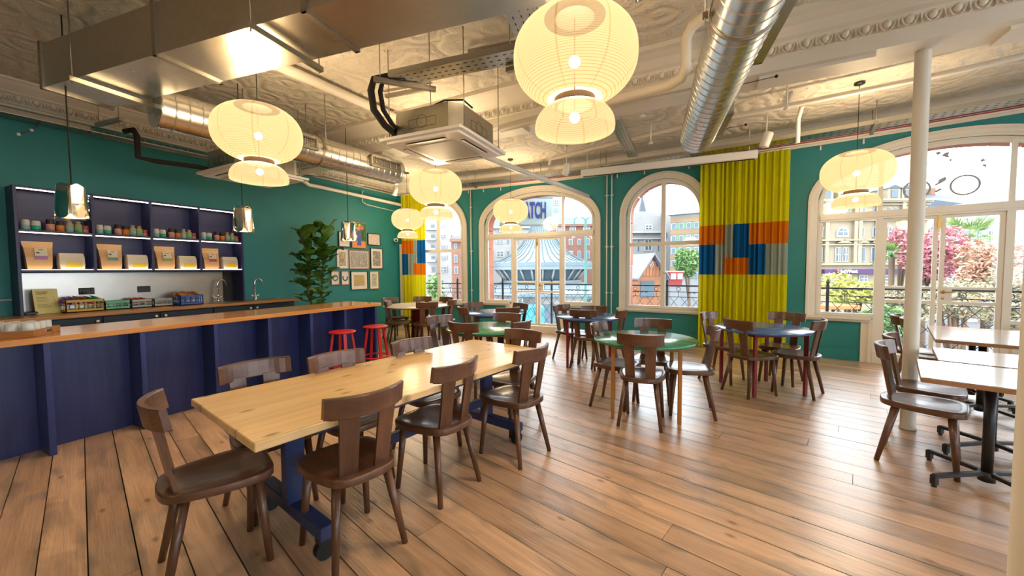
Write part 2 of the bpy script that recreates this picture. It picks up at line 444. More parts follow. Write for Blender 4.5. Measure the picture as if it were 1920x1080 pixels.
# worn floor boards
def floor_mat():
    m, nt, b = new_mat('worn_boards')
    N, L = nt.nodes, nt.links
    geo = N.new('ShaderNodeNewGeometry'); oi = N.new('ShaderNodeObjectInfo')
    rot = N.new('ShaderNodeMapping'); rot.inputs['Rotation'].default_value = (0, 0, R(14.2))
    L.new(geo.outputs['Position'], rot.inputs['Vector'])
    cmb = N.new('ShaderNodeCombineXYZ'); L.new(oi.outputs['Random'], cmb.inputs[0]); L.new(oi.outputs['Random'], cmb.inputs[2])
    sc0 = N.new('ShaderNodeVectorMath'); sc0.operation = 'SCALE'; sc0.inputs['Scale'].default_value = 31.0
    L.new(cmb.outputs[0], sc0.inputs[0])
    ad = N.new('ShaderNodeVectorMath'); ad.operation = 'ADD'; L.new(rot.outputs[0], ad.inputs[0]); L.new(sc0.outputs[0], ad.inputs[1])
    def noise(scale, vec_scale, detail=5, dist=0.0, src=ad):
        mp = N.new('ShaderNodeMapping'); mp.inputs['Scale'].default_value = vec_scale
        L.new(src.outputs[0], mp.inputs['Vector'])
        n = N.new('ShaderNodeTexNoise'); n.inputs['Scale'].default_value = scale; n.inputs['Detail'].default_value = detail; n.inputs['Distortion'].default_value = dist
        L.new(mp.outputs[0], n.inputs['Vector'])
        return n
    grain = noise(30, (0.06, 1, 1), 5, 0.8)
    fine = noise(90, (0.05, 1, 1), 3)
    patch = noise(2.6, (0.8, 1.6, 1), 6, 0.6)
    grime = noise(3.0, (0.75, 2.2, 1), 7, 0.8)
    rp = N.new('ShaderNodeValToRGB')
    rp.color_ramp.elements[0].position = 0.3; rp.color_ramp.elements[1].position = 0.68
    rp.color_ramp.elements[0].color = (0.40, 0.235, 0.135, 1); rp.color_ramp.elements[1].color = (0.72, 0.48, 0.315, 1)
    mg = N.new('ShaderNodeMix'); mg.data_type = 'FLOAT'; mg.inputs[0].default_value = 0.5
    L.new(grain.outputs['Fac'], mg.inputs[2]); L.new(patch.outputs['Fac'], mg.inputs[3])
    L.new(mg.outputs[0], rp.inputs['Fac'])
    gr = N.new('ShaderNodeValToRGB'); gr.color_ramp.elements[0].position = 0.53; gr.color_ramp.elements[1].position = 0.74
    tco = N.new('ShaderNodeTexCoord'); sxy = N.new('ShaderNodeSeparateXYZ'); L.new(tco.outputs['Object'], sxy.inputs[0])
    ab = N.new('ShaderNodeMath'); ab.operation = 'ABSOLUTE'; L.new(sxy.outputs[1], ab.inputs[0])
    er = N.new('ShaderNodeMapRange'); er.inputs[1].default_value = 0.22; er.inputs[2].default_value = 0.5; er.inputs[3].default_value = 0.0; er.inputs[4].default_value = 0.13
    L.new(ab.outputs[0], er.inputs[0])
    es = N.new('ShaderNodeMath'); es.operation = 'ADD'; L.new(grime.outputs['Fac'], es.inputs[0]); L.new(er.outputs[0], es.inputs[1])
    L.new(es.outputs[0], gr.inputs['Fac'])
    gm = N.new('ShaderNodeMath'); gm.operation = 'MULTIPLY'; gm.inputs[1].default_value = 0.80; L.new(gr.outputs['Color'], gm.inputs[0])
    mx = N.new('ShaderNodeMix'); mx.data_type = 'RGBA'
    L.new(gm.outputs[0], mx.inputs[0]); L.new(rp.outputs['Color'], mx.inputs[6]); mx.inputs[7].default_value = (0.22, 0.165, 0.12, 1)
    # knots
    mk = N.new('ShaderNodeMapping'); mk.inputs['Scale'].default_value = (0.5, 1, 1); L.new(ad.outputs[0], mk.inputs['Vector'])
    vo = N.new('ShaderNodeTexVoronoi'); vo.voronoi_dimensions = '2D'; vo.inputs['Scale'].default_value = 2.3; L.new(mk.outputs[0], vo.inputs['Vector'])
    kr = N.new('ShaderNodeValToRGB'); kr.color_ramp.elements[0].position = 0.012; kr.color_ramp.elements[1].position = 0.045
    kr.color_ramp.elements[0].color = (0.7, 0.7, 0.7, 1); kr.color_ramp.elements[1].color = (0, 0, 0, 1)
    L.new(vo.outputs['Distance'], kr.inputs['Fac'])
    m2 = N.new('ShaderNodeMix'); m2.data_type = 'RGBA'
    L.new(kr.outputs['Color'], m2.inputs[0]); L.new(mx.outputs[2], m2.inputs[6]); m2.inputs[7].default_value = (0.12, 0.05, 0.02, 1)
    hs = N.new('ShaderNodeHueSaturation')
    mr = N.new('ShaderNodeMapRange'); mr.inputs[3].default_value = 0.80; mr.inputs[4].default_value = 1.18
    L.new(oi.outputs['Random'], mr.inputs[0]); L.new(mr.outputs[0], hs.inputs['Value']); L.new(m2.outputs[2], hs.inputs['Color'])
    L.new(hs.outputs['Color'], b.inputs['Base Color'])
    rr = N.new('ShaderNodeMapRange'); rr.inputs[3].default_value = 0.20; rr.inputs[4].default_value = 0.48
    L.new(patch.outputs['Fac'], rr.inputs[0]); L.new(rr.outputs[0], b.inputs['Roughness'])
    b.inputs['Coat Weight'].default_value = 0.8; b.inputs['Coat Roughness'].default_value = 0.30
    bp = N.new('ShaderNodeBump'); bp.inputs['Strength'].default_value = 0.45; bp.inputs['Distance'].default_value = 0.008
    sm = N.new('ShaderNodeMath'); sm.operation = 'ADD'; L.new(fine.outputs['Fac'], sm.inputs[0])
    s2 = N.new('ShaderNodeMath'); s2.operation = 'MULTIPLY'; s2.inputs[1].default_value = 2.0; L.new(grime.outputs['Fac'], s2.inputs[0]); L.new(s2.outputs[0], sm.inputs[1])
    L.new(sm.outputs[0], bp.inputs['Height']); L.new(bp.outputs['Normal'], b.inputs['Normal'])
    MATS['worn_boards'] = m
floor_mat()
# ================================================================== THE ROOM
CEIL = 3.65
XL, XR, YB = -7.3, 7.0, -4.5
def yf(x): return 8.05 - (x + 2.4) ** 2 / 52.0           # the window wall is gently bowed
def W(x, z, d=0.0):
    m = -(x + 2.4) / 26.0
    n = math.hypot(1, m)
    return Vector((x + d * m / n, yf(x) - d / n, z))
def strip(mb, x0, x1, zlo, zhi, d0, d1, step=0.3, n=None):
    n = n or max(1, int(math.ceil(abs(x1 - x0) / step)))
    lo = zlo if callable(zlo) else (lambda x: zlo)
    hi = zhi if callable(zhi) else (lambda x: zhi)
    vs, fs = [], []
    for i in range(n + 1):
        x = x0 + (x1 - x0) * i / n
        a, b = lo(x), max(hi(x), lo(x) + 1e-4)
        vs += [W(x, a, d0), W(x, b, d0), W(x, b, d1), W(x, a, d1)]
    for i in range(n):
        p, q = 4 * i, 4 * i + 4
        for k in range(4):
            fs.append((p + k, p + (k + 1) % 4, q + (k + 1) % 4, q + k))
    fs += [(0, 1, 2, 3), (4 * n + 3, 4 * n + 2, 4 * n + 1, 4 * n)]
    return mb.add(vs, fs)
def outline(cx, a, z0, zs, zt, n=20, off=0.0):
    """(x, z, nx, nz) round an arched opening, bottom left to bottom right"""
    pts = [(cx - a, z0, -1, 0), (cx - a, zs, -1, 0)]
    b = zt - zs
    for i in range(1, n):
        t = PI - PI * i / n
        nx, nz = math.cos(t) / a, math.sin(t) / b
        l = math.hypot(nx, nz)
        pts.append((cx + a * math.cos(t), zs + b * math.sin(t), nx / l, nz / l))
    pts += [(cx + a, zs, 1, 0), (cx + a, z0, 1, 0)]
    return pts
def sweep(mb, pts, prof, smooth=False):
    m = len(prof)
    vs, fs = [], []
    for (x, z, nx, nz) in pts:
        for (r, d) in prof: vs.append(W(x + nx * r, z + nz * r, d))
    for i in range(len(pts) - 1):
        for k in range(m - 1):
            fs.append((i * m + k, i * m + k + 1, (i + 1) * m + k + 1, (i + 1) * m + k))
    fs += [tuple(range(m)), tuple(range((len(pts) - 1) * m, len(pts) * m))]
    return mb.add(vs, fs, smooth)

# ---- floor: subfloor slab and worn boards laid at a slant
fl = MB(); fl.bx(XL - .1, XR + .1, YB - .1, 8.3, -0.30, -0.026)
floor = fl.build('floor', paint('subfloor', (0.02, 0.014, 0.01), 0.9)); tag(floor, kind='structure')
BW = 0.17
unit = MB(); unit.box((0.5, 0, -0.0125), (1, 1, 0.025)); board_me = unit.mesh('floor_board', MATS['worn_boards'])
ba = R(-14.2); e1 = Vector((math.cos(ba), math.sin(ba))); e2 = Vector((-math.sin(ba), math.cos(ba)))
row = 0; v0 = -3.6
while v0 + row * BW < 9.6:
    v = v0 + (row + .5) * BW
    us = []
    u = -9.5
    while u < 9.5:
        p = e1 * u + e2 * v
        if XL < p.x < XR - 2.2 and YB < p.y < yf(p.x) - 0.0: us.append(u)
        u += 0.04
    if us:
        a, b = us[0] - .03, us[-1] + .03
        cuts = [a]
        cur = a + random.choice((1.3, 2.4, 3.4, 4.2, 5.0))
        while cur < b - 1.2:
            cuts.append(cur); cur += random.uniform(3.6, 5.2)
        cuts.append(b)
        for i in range(len(cuts) - 1):
            p = e1 * cuts[i] + e2 * v
            o = place('floor_board', board_me, floor, (p.x, p.y, random.uniform(-0.0018, 0)), (random.uniform(-.003, .003), 0, ba),
                      (cuts[i + 1] - cuts[i] - 0.003, BW - random.uniform(0.003, 0.007), 1))
    row += 1

# ---- ceiling
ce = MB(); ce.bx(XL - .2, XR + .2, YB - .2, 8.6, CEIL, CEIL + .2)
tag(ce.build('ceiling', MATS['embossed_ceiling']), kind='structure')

# ---- left wall with skirting
wl = MB(); wl.bx(XL - .25, XL, YB, 8.2, -.05, CEIL + .02)
tag(wl.build('wall_left', MATS['teal']), kind='structure')
bb = MB(); bb.bx(XL, XL + .02, 3.3, 7.55, 0, .20); bb.bx(XL, XL + .03, 3.3, 7.55, 0, .17)
tag(bb.build('baseboard_left', MATS['teal']), kind='structure')
def side_wall(name, axis, pos, a, b, opens, z0=.75, z1=3.1):
    """plain wall away from the view; window openings added to let daylight in"""
    mb = MB()
    def seg(u0, u1, za, zb):
        if axis == 'X': mb.bx(pos, pos + .25, u0, u1, za, zb)
        else: mb.bx(u0, u1, pos - .25, pos, za, zb)
    cur = a
    for (c, w) in opens:
        seg(cur, c - w / 2, -.05, CEIL + .02); seg(c - w / 2, c + w / 2, -.05, z0); seg(c - w / 2, c + w / 2, z1, CEIL + .02)
        cur = c + w / 2
    seg(cur, b, -.05, CEIL + .02)
    wo = mb.build(name, MATS['teal']); tag(wo, kind='structure')
    k = MB()
    for (c, w) in opens:
        for u in (c - w / 2 + .03, c, c + w / 2 - .03):
            if axis == 'X': k.bx(pos + .05, pos + .12, u - .03, u + .03, z0, z1)
            else: k.bx(u - .03, u + .03, pos - .12, pos - .05, z0, z1)
        for z in (z0 + .03, 2.2, z1 - .03):
            if axis == 'X': k.bx(pos + .06, pos + .11, c - w / 2, c + w / 2, z - .03, z + .03)
            else: k.bx(c - w / 2, c + w / 2, pos - .11, pos - .06, z - .03, z + .03)
    k.build('sash_frame', MATS['white_paint'], wo)
    for (c, w) in opens:
        for s in (-1, 1):
            u0, u1 = sorted((c + s * .03, c + s * (w / 2 - .06)))
            g = MB()
            if axis == 'X': g.bx(pos + .083, pos + .087, u0, u1, z0 + .06, z1 - .06)
            else: g.bx(u0, u1, pos - .087, pos - .083, z0 + .06, z1 - .06)
            g.build('pane', MATS['window_glass'], wo)
side_wall('wall_right', 'X', XR, YB, 6.5, [(-2.4, 2.4), (1.2, 2.6), (4.6, 2.4)])
side_wall('wall_back', 'Y', YB, XL, XR, [(4.4, 2.8)])

# ---- window wall (bowed), with arched openings
WIDE = dict(a=1.29, z0=.72, zs=2.49, zt=3.15)
NARR = dict(a=.665, z0=.70, zs=2.48, zt=3.14)
WINS = [(-6.18, NARR, False), (-3.57, WIDE, True), (-.90, NARR, False), (2.765, WIDE, True), (5.45, NARR, False)]  # last window is out of view, added to let in more light
DOOR = .605
facade = MB()
TOPZ = CEIL + .02
cur = XL - .2
for cx, w, door in WINS:
    ao = w['a'] + .03
    zt, zs = w['zt'] + .03, w['zs']
    strip(facade, cur, cx - ao, -.05, TOPZ, 0, -.12)
    arch = lambda x, cx=cx, ao=ao, zs=zs, zt=zt: zs + (zt - zs) * math.sqrt(max(0, 1 - ((x - cx) / ao) ** 2))
    strip(facade, cx - ao, cx + ao, arch, TOPZ, 0, -.12, n=48)
    sill = w['z0'] - .04
    if door:
        strip(facade, cx - ao, cx - DOOR - .07, -.05, sill, 0, -.12)
        strip(facade, cx + DOOR + .07, cx + ao, -.05, sill, 0, -.12)
    else:
        strip(facade, cx - ao, cx + ao, -.05, sill, 0, -.12)
    cur = cx + ao
strip(facade, cur, XR + .2, -.05, TOPZ, 0, -.12)
tag(facade.build('wall_front', MATS['teal']), kind='structure')
bs = MB()
for a, b in ((-7.28, -4.45), (-2.70, 1.96), (3.57, 6.9)):
    strip(bs, a, b, 0, .17, 0, .022); strip(bs, a, b, .17, .19, 0, .012)
tag(bs.build('baseboard_front', MATS['teal']), kind='structure')

paint('terracotta', (0.44, 0.15, 0.085), 0.75, var=0.12, vscale=5, bump=0.2, bscale=30)
CASING = [(0.0, -.10), (0.0, -.035), (.028, -.035), (.034, .002), (.066, .006), (.072, .022), (.118, .028), (.126, .045), (.160, .045), (.160, -.002)]
SASH = [(-.035, -.10), (-.035, -.045), (.01, -.045), (.01, -.10)]
def pane_obj(root, x0, x1, lo, hi, name='pane'):
    mb = MB(); strip(mb, x0, x1, lo, hi, -.074, -.070, n=12)
    return mb.build(name, MATS['window_glass'], root)
def make_window(idx, cx, w, door):
    root = empty('window_%d' % idx, W(cx, 0, 0)); tag(root, kind='structure')
    inv = Matrix.Translation(-root.location)
    def put(mb, name, mat):
        o = mb.build(name, mat, root); o.matrix_parent_inverse = inv; return o
    a, z0, zs, zt = w['a'], w['z0'], w['zs'], w['zt']
    arch = lambda x, d=.0: zs + (zt - d - zs) * math.sqrt(max(0, 1 - ((x - cx) / (a - d + 1e-6)) ** 2))
    mb = MB(); sweep(mb, outline(cx, a, z0 - .05, zs, zt, 28), CASING); put(mb, 'casing', MATS['white_paint'])
    mb = MB(); sweep(mb, outline(cx, a, z0 - .02, zs, zt, 28), SASH); put(mb, 'sash_frame', MATS['white_gloss'])
    panes = []
    if not door:
        mb = MB(); strip(mb, cx - .04, cx + .04, z0, zt - .01, -.105, -.035); put(mb, 'mullion', MATS['white_gloss'])
        mb = MB(); strip(mb, cx - a, cx + a, 1.895, 1.965, -.105, -.04); put(mb, 'transom', MATS['white_gloss'])
        mb = MB(); strip(mb, cx - a - .0, cx + a + .0, z0 - .05, z0 + .012, -.10, -.02); put(mb, 'bottom_rail', MATS['white_gloss'])
        mb = MB(); strip(mb, cx - a - .20, cx + a + .20, z0 - .085, z0 - .045, -.02, .085); strip(mb, cx - a - .17, cx + a + .17, z0 - .115, z0 - .085, 0, .05)
        put(mb, 'window_sill', MATS['white_paint'])
        mb = MB(); mb.tube([W(cx + .02, 1.36, -.03), W(cx + .02, 1.36, .01), W(cx + .09, 1.35, .012)], .008, 8); put(mb, 'latch', MATS['brass'])
        for x0, x1 in ((cx - a, cx - .04), (cx + .04, cx + a)):
            panes += [(x0, x1, z0, 1.895), (x0, x1, 1.965, lambda x: max(1.97, arch(x)))]
    else:
        for k, x in enumerate((cx - DOOR, cx + DOOR)):
            mb = MB(); strip(mb, x - .036, x + .036, .15, 2.17, -.105, -.02); put(mb, 'mullion', MATS['white_gloss'])
            mb = MB(); strip(mb, x - .026, x + .026, 2.27, arch(x), -.105, -.03); put(mb, 'mullion', MATS['white_gloss'])
        mb = MB(); strip(mb, cx - a, cx + a, 2.16, 2.28, -.105, -.015); strip(mb, cx - a, cx + a, 2.19, 2.25, -.02, .0)
        put(mb, 'transom', MATS['white_gloss'])
        mb = MB(); strip(mb, cx - DOOR - .04, cx + DOOR + .04, 0, .15, -.12, .03); put(mb, 'threshold', MATS['white_paint'])
        for s in (-1, 1):
            xa, xb = sorted((cx + s * (DOOR + .036), cx + s * a))
            mb = MB(); strip(mb, xa, xb, z0 - .04, z0 + .012, -.10, -.03); put(mb, 'bottom_rail', MATS['white_gloss'])
            xa, xb = sorted((cx + s * (DOOR + .07), cx + s * (a + .16)))
            mb = MB(); strip(mb, xa, xb, z0 - .075, z0 - .04, -.02, .07); strip(mb, xa, xb, z0 - .115, z0 - .075, 0, .035)
            put(mb, 'window_sill', MATS['white_paint'])
            xa, xb = sorted((cx + s * (DOOR + .036), cx + s * (DOOR + .17)))
            mb = MB(); strip(mb, xa, xb, 0, z0 - .075, -.03, .02); xa, xb = sorted((cx + s * (DOOR + .05), cx + s * (DOOR + .09)))
            strip(mb, xa, xb, 0, z0 - .075, .0, .035); put(mb, 'door_casing', MATS['white_paint'])
            xa, xb = sorted((cx + s * (DOOR + .036), cx + s * a))
            panes.append((xa, xb, z0, 2.17))
            xa, xb = sorted((cx + s * (DOOR + .026), cx + s * a))
            panes.append((xa, xb, 2.27, lambda x: max(2.275, arch(x))))
        panes.append((cx - DOOR + .026, cx + DOOR - .026, 2.27, lambda x: max(2.275, arch(x))))
    for p in panes:
        mb = MB(); strip(mb, p[0], p[1], p[2], p[3], -.074, -.070, n=14); put(mb, 'pane', MATS['window_glass'])
    # terracotta dressings outside
    for s in (-1, 1):
        z = -.25; k = 0
        while z < zs - .02:
            h = min(.44, zs - z)
            xa, xb = sorted((cx + s * (a - .015 + (.012 if k % 2 else 0)), cx + s * (a + .34)))
            mb = MB(); strip(mb, xa, xb, z + .006, z + h - .006, -.13, -.42, n=2); put(mb, 'terracotta_block', MATS['terracotta'])
            z += .44; k += 1
    nv = 13 if a > 1 else 9
    for i in range(nv):
        pts = []
        for j in range(4):
            t = PI - PI * (i + .012 + (j / 3) * .976) / nv
            nx, nz = math.cos(t) / a, math.sin(t) / (zt - zs); l = math.hypot(nx, nz)
            pts.append((cx + (a - .01) * math.cos(t), zs + (zt - zs - .01) * math.sin(t), nx / l, nz / l))
        mb = MB(); sweep(mb, pts, [(0, -.13), (.30, -.13), (.30, -.42), (0, -.42), (0, -.13)]); put(mb, 'terracotta_block', MATS['terracotta'])
    return root
for i, (cx, w, door) in enumerate(WINS): make_window(i + 1, cx, w, door)

# ---- glazed double doors in the two wide windows
def make_doors(idx, cx):
    root = empty('door_%d' % idx, W(cx, 0, 0)); tag(root, kind='structure')
    inv = Matrix.Translation(-root.location)
    for s in (-1, 1):
        xa, xb = sorted((cx + s * .012, cx + s * (DOOR - .038)))
        leaf = MB()
        strip(leaf, xa, xa + .045, .16, 2.155, -.10, -.045); strip(leaf, xb - .045, xb, .16, 2.155, -.10, -.045)
        for z0, z1 in ((.16, .21), (.915, .960), (1.125, 1.16), (2.12, 2.155)): strip(leaf, xa, xb, z0, z1, -.10, -.047)
        if s > 0: strip(leaf, xa, xa + .125, .955, 1.13, -.095, -.05)
        lo = leaf.build('door_leaf', MATS['white_gloss'], root); lo.matrix_parent_inverse = inv
        for z0, z1 in ((.21, .915), (.96, 1.125), (1.16, 2.12)):
            mb = MB(); strip(mb, xa + .045, xb - .045, z0, z1, -.074, -.070, n=3)
            o = mb.build('pane', MATS['window_glass'], lo)
    mb = MB(); mb.ball(W(cx + .055, 1.09, -.035), (.026, .012, .026)); mb.tube([W(cx + .055, 1.09, -.045), W(cx + .055, 1.09, .0), W(cx + .16, 1.088, .0)], .009, 8)
    mb.ball(W(cx + .055, 1.00, -.045), (.018, .01, .018))
    o = mb.build('door_handle', MATS['brass'], root); o.matrix_parent_inverse = inv
    mb = MB(); strip(mb, cx - .02, cx + .008, 1.97, 2.15, -.045, -.028); strip(mb, cx - .03, cx + .018, 2.02, 2.05, -.05, -.02)
    o = mb.build('door_bolt', MATS['brass'], root); o.matrix_parent_inverse = inv
make_doors(1, -3.57); make_doors(2, 2.765)

# ---- cornices with egg-and-dart, ceiling beam
def egg_mesh():
    mb = MB()
    mb.ball((0, 0, 0), (.030, .030, .036), 8, 5)
    for s in (-1, 1):
        mb.tube([(s * .016, 0, .045), (s * .040, 0, .030), (s * .046, 0, 0), (s * .030, 0, -.036), (s * .012, 0, -.050)], [.006, .009, .010, .008, .005], 5)
    mb.add([(.058, -.012, .03), (.074, -.012, .03), (.066, -.020, -.045), (.058, .012, .03), (.074, .012, .03), (.066, .02, -.045)], [(0, 1, 2), (3, 5, 4), (0, 3, 4, 1), (1, 4, 5, 2), (2, 5, 3, 0)])
    return mb.mesh('egg', MATS['white_paint'])
EGG = egg_mesh()
prof = [(0, 3.37), (.025, 3.37), (.035, 3.40), (.05, 3.405), (.06, 3.435), (.095, 3.50), (.12, 3.51), (.13, 3.53), (.20, 3.585), (.23, 3.62), (.25, 3.625), (.25, CEIL), (0, CEIL)]
mb = MB(); n = len(prof)
mb.add([(XL + p[0], y, p[1]) for y in (YB, 8.0) for p in prof], [(i, (i + 1) % n, n + (i + 1) % n, n + i) for i in range(n)])
tl = mb.build('trim_1', MATS['white_paint']); tag(tl, kind='structure')
y = .6
while y < 7.4: place('egg', EGG, tl, (XL + .085, y, 3.468), (0, 0, PI / 2)); y += .135
mb = MB(); vs = []; fs = []
xs = [XL + .0 + .35 * i for i in range(42)]
for x in xs:
    for p in prof: vs.append(W(x, p[1], p[0]))
for i in range(len(xs) - 1):
    for k in range(n): fs.append((i * n + k, i * n + (k + 1) % n, (i + 1) * n + (k + 1) % n, (i + 1) * n + k))
mb.add(vs, fs)
tf = mb.build('trim_2', MATS['white_paint']); tag(tf, kind='structure')
x = XL + .35
while x < 4.6: place('egg', EGG, tf, W(x, 3.468, .085)); x += .135
# beam across the room
BY0, BY1, BZ = 4.42, 4.80, 3.28
def beam_y(x): return .0 if x < .6 else -.018 * (x - .6) ** 2 
bm_prof = [(BY0, BZ), (BY0, 3.40), (BY0 - .012, 3.405), (BY0 - .012, 3.425), (BY0 - .045, 3.475), (BY0 - .055, 3.50), (BY0 - .10, 3.515), (BY0 - .16, 3.57), (BY0 - .24, 3.60), (BY0 - .30, 3.605), (BY0 - .30, CEIL),
           (BY1 + .22, CEIL), (BY1 + .22, 3.60), (BY1 + .10, 3.52), (BY1 + .08, 3.44), (BY1 + .0, 3.43), (BY1, BZ)]
mb = MB(); vs = []; fs = []; n = len(bm_prof)
xs = [XL + .35 * i for i in range(42)]
for x in xs:
    for p in bm_prof: vs.append((x, p[0] + beam_y(x), p[1]))
for i in range(len(xs) - 1):
    for k in range(n): fs.append((i * n + k, i * n + (k + 1) % n, (i + 1) * n + (k + 1) % n, (i + 1) * n + k))
mb.add(vs, fs)
tb = mb.build('trim_3', MATS['white_paint']); tag(tb, kind='structure')
x = XL + .3
while x < 4.2: place('egg', EGG, tb, (x, BY0 - .036 + beam_y(x), 3.452)); x += .135
for a, b in ((-6.6, -4.6), (-4.2, -2.2), (-1.8, .15), (.35, 1.2), (1.98, 3.6)):
    mb = MB(); mb.bx(a, b, BY0 + .06, BY1 - .06, BZ - .03, BZ + .01)
    mb.build('soffit_panel', MATS['white_paint'], tb)
# columns
def column(name, x, y, r, z1, label, cap=True):
    mb = MB(); prof = [(0.0, 0.0), (r + .006, 0), (r + .006, .012), (r, .02), (r, z1 - .03)]
    if cap: prof += [(r + .03, z1 - .02), (r + .03, z1)]
    else: prof += [(r, z1)]
    prof.append((0, z1))
    o = mb.lathe(prof, 28).build(name, MATS['white_paint'], loc=(x, y, 0))
    return tag(o, label, 'column')
column('column', 1.545, 4.632, .052, BZ, 'round cream column carrying the ceiling beam behind the cafe tables', False)
column('column', .995, 1.958, .066, CEIL, 'round cream column cut off by the right edge of the photo')

# trunking in the corner, conduits on the window wall
mb = MB(); strip(mb, -7.235, -7.145, 0.0, 2.12, 0, .07); o = mb.build('cable_trunking', MATS['white_paint'])
tag(o, 'cream vertical trunking in the corner beside the short curtain', 'trunking')
for k, (x, lab) in enumerate(((-5.235, 'white conduit on the teal pier between first and second arched windows'),
                              (-1.985, 'left of two white conduits on the teal pier beside the middle window'),
                              (-1.885, 'right of two white conduits on the teal pier beside the middle window'))):
    root = empty('conduit', W(x, 0, .03), label=lab, cat='conduit', group='white conduits on the window wall')
    MB().tube([(0, 0, .19), (0, 0, 3.36)], .0125, 8).build('pipe', MATS['white_plastic'], root)
    for z in (.95, 1.9, 2.95):
        MB().rbox((0, .01, z), (.07, .03, .02), .006).build('saddle', MATS['white_plastic'], root)
x = -6.8; i = 0
for x, lab in ((-5.6, 'white cornice peg just right of the first arched window'), (-5.3, 'white cornice peg beside the single conduit'), (-4.9, 'white cornice peg above left shoulder of the door window'), (-4.45, 'white cornice peg above the lantern before the sign'), (-1.78, 'white cornice peg beside the twin conduits'),
               (-1.25, 'white cornice peg left of the middle window crown'), (-.45, 'white cornice peg right of the middle window crown'), (1.45, 'white cornice peg above left shoulder of the large right window'), (1.95, 'white cornice peg above the lantern by the right window')):
    mb = MB(); mb.rbox((0, 0, 0), (.02, .02, .075), .005)
    o = mb.build('picture_hook', MATS['white_plastic'], loc=W(x, 3.325, .012))
    tag(o, lab, 'hook', 'pegs under the cornice')
# ================================================================== CHAIRS
def rounded_poly(pts, rad, n=6):
    out = []
    m = len(pts)
    for i in range(m):
        p0, p1, p2 = Vector(pts[i - 1]), Vector(pts[i]), Vector(pts[(i + 1) % m])
        a, b = (p0 - p1), (p2 - p1)
        r = rad[i] if isinstance(rad, (list, tuple)) else rad
        la, lb = a.length, b.length
        a.normalize(); b.normalize()
        r = min(r, la * .48, lb * .48)
        s, e = p1 + a * r, p1 + b * r
        for k in range(n + 1):
            t = k / n
            out.append(tuple(s.lerp(p1, t).lerp(p1.lerp(e, t), t)))
    return out
def seat_mb():
    mb = MB()
    ol = rounded_poly([(-.155, -.205), (0, -.235), (.155, -.205), (.215, .02), (.205, .215), (0, .228), (-.205, .215), (-.215, .02)], [.07, .1, .07, .12, .09, .2, .09, .12], 4)
    n = len(ol)
    def ring(s, z): return [(p[0] * s, p[1] * s, z) for p in ol]
    rings = [ring(.0, .418), ring(.95, .418), ring(.995, .422), ring(1.0, .428), ring(1.0, .453), ring(.992, .459), ring(.975, .461), ring(.86, .461), ring(.78, .458), ring(.55, .449), ring(.2, .446), ring(0.0, .446)]
    vs = [p for r_ in rings for p in r_]
    fs = [(i * n + k, i * n + (k + 1) % n, (i + 1) * n + (k + 1) % n, (i + 1) * n + k) for i in range(len(rings) - 1) for k in range(n)]
    return mb.add(vs, fs, True)
def crest_mb():
    """bowed top rail, ends swept forward"""
    mb = MB()
    n = 14; rows = []
    for i in range(n + 1):
        s = -1 + 2 * i / n
        x = .203 * s
        yb = -.240 + .070 * s * s
        drop = .012 * max(0, abs(s) - .9) / .1
        sec = []
        for (dy, z) in ((-.015, .756 + drop), (-.018, .762), (-.034, .856), (-.031, .863), (-.010, .863), (-.007, .856), (.009, .762), (.006, .756 + drop)):
            sec.append((x * (1 - .02 * (z < .76)), yb + dy, z))
        rows.append(sec)
    m = 8
    vs = [p for r_ in rows for p in r_]
    fs = [(i * m + k, (i + 1) * m + k, (i + 1) * m + (k + 1) % m, i * m + (k + 1) % m) for i in range(n) for k in range(m)]
    fs += [tuple(range(m)), tuple(range(n * m, n * m + m))[::-1]]
    return mb.add(vs, fs, False)
def slat_mb(s):
    mb = MB(); rows = []
    for z, y, xc, w in ((.43, -.165, .086, .043), (.56, -.188, .089, .043), (.68, -.208, .093, .045), (.772, -.2255, .096, .047)):
        sec = []
        for (dx, dy) in ((-w, -.010), (w, -.006), (w, .010), (-w, .006)):
            sec.append((s * (xc + dx), y + dy + (.010 if dx > 0 else 0), z))
        rows.append(sec)
    vs = [p for r_ in rows for p in r_]
    fs = [(i * 4 + k, i * 4 + (k + 1) % 4, (i + 1) * 4 + (k + 1) % 4, (i + 1) * 4 + k) for i in range(3) for k in range(4)]
    fs += [(0, 1, 2, 3), (12, 13, 14, 15)]
    return mb.add(vs, fs)
CHAIR_ME = {'seat': seat_mb().mesh('seat', MATS['chair_seat_wood']), 'crest': crest_mb().mesh('backrest', MATS['chair_crest_wood'])}
for s in (-1, 1):
    CHAIR_ME['slat%d' % s] = slat_mb(s).mesh('back_slat', MATS['chair_wood'])
    CHAIR_ME['f%d' % s] = MB().tube([(s * .150, .145, .43), (s * .182, .180, .0)], [.0235, .0155], 14).mesh('leg', MATS['chair_wood'])
    CHAIR_ME['r%d' % s] = MB().tube([(s * .128, -.130, .43), (s * .185, -.218, .0)], [.0235, .0155], 14).mesh('leg', MATS['chair_wood'])
def chair(cx, cy, face, label, group, from_crest=True):
    """cx, cy: where the top rail stands (or the seat centre); face: heading in degrees"""
    f = R(face)
    if from_crest: cx, cy = cx + .235 * math.cos(f), cy + .235 * math.sin(f)
    root = empty('dining_chair', (cx, cy, 0), f - PI / 2, label, 'chair', group)
    place('seat', CHAIR_ME['seat'], root); place('backrest', CHAIR_ME['crest'], root)
    for s in (-1, 1):
        place('back_slat', CHAIR_ME['slat%d' % s], root)
        place('leg', CHAIR_ME['f%d' % s], root); place('leg', CHAIR_ME['r%d' % s], root)
    return root
W_ = 'dark walnut chair '
LT = 'chairs at the long pine table'
G = 'chairs round the small tables'
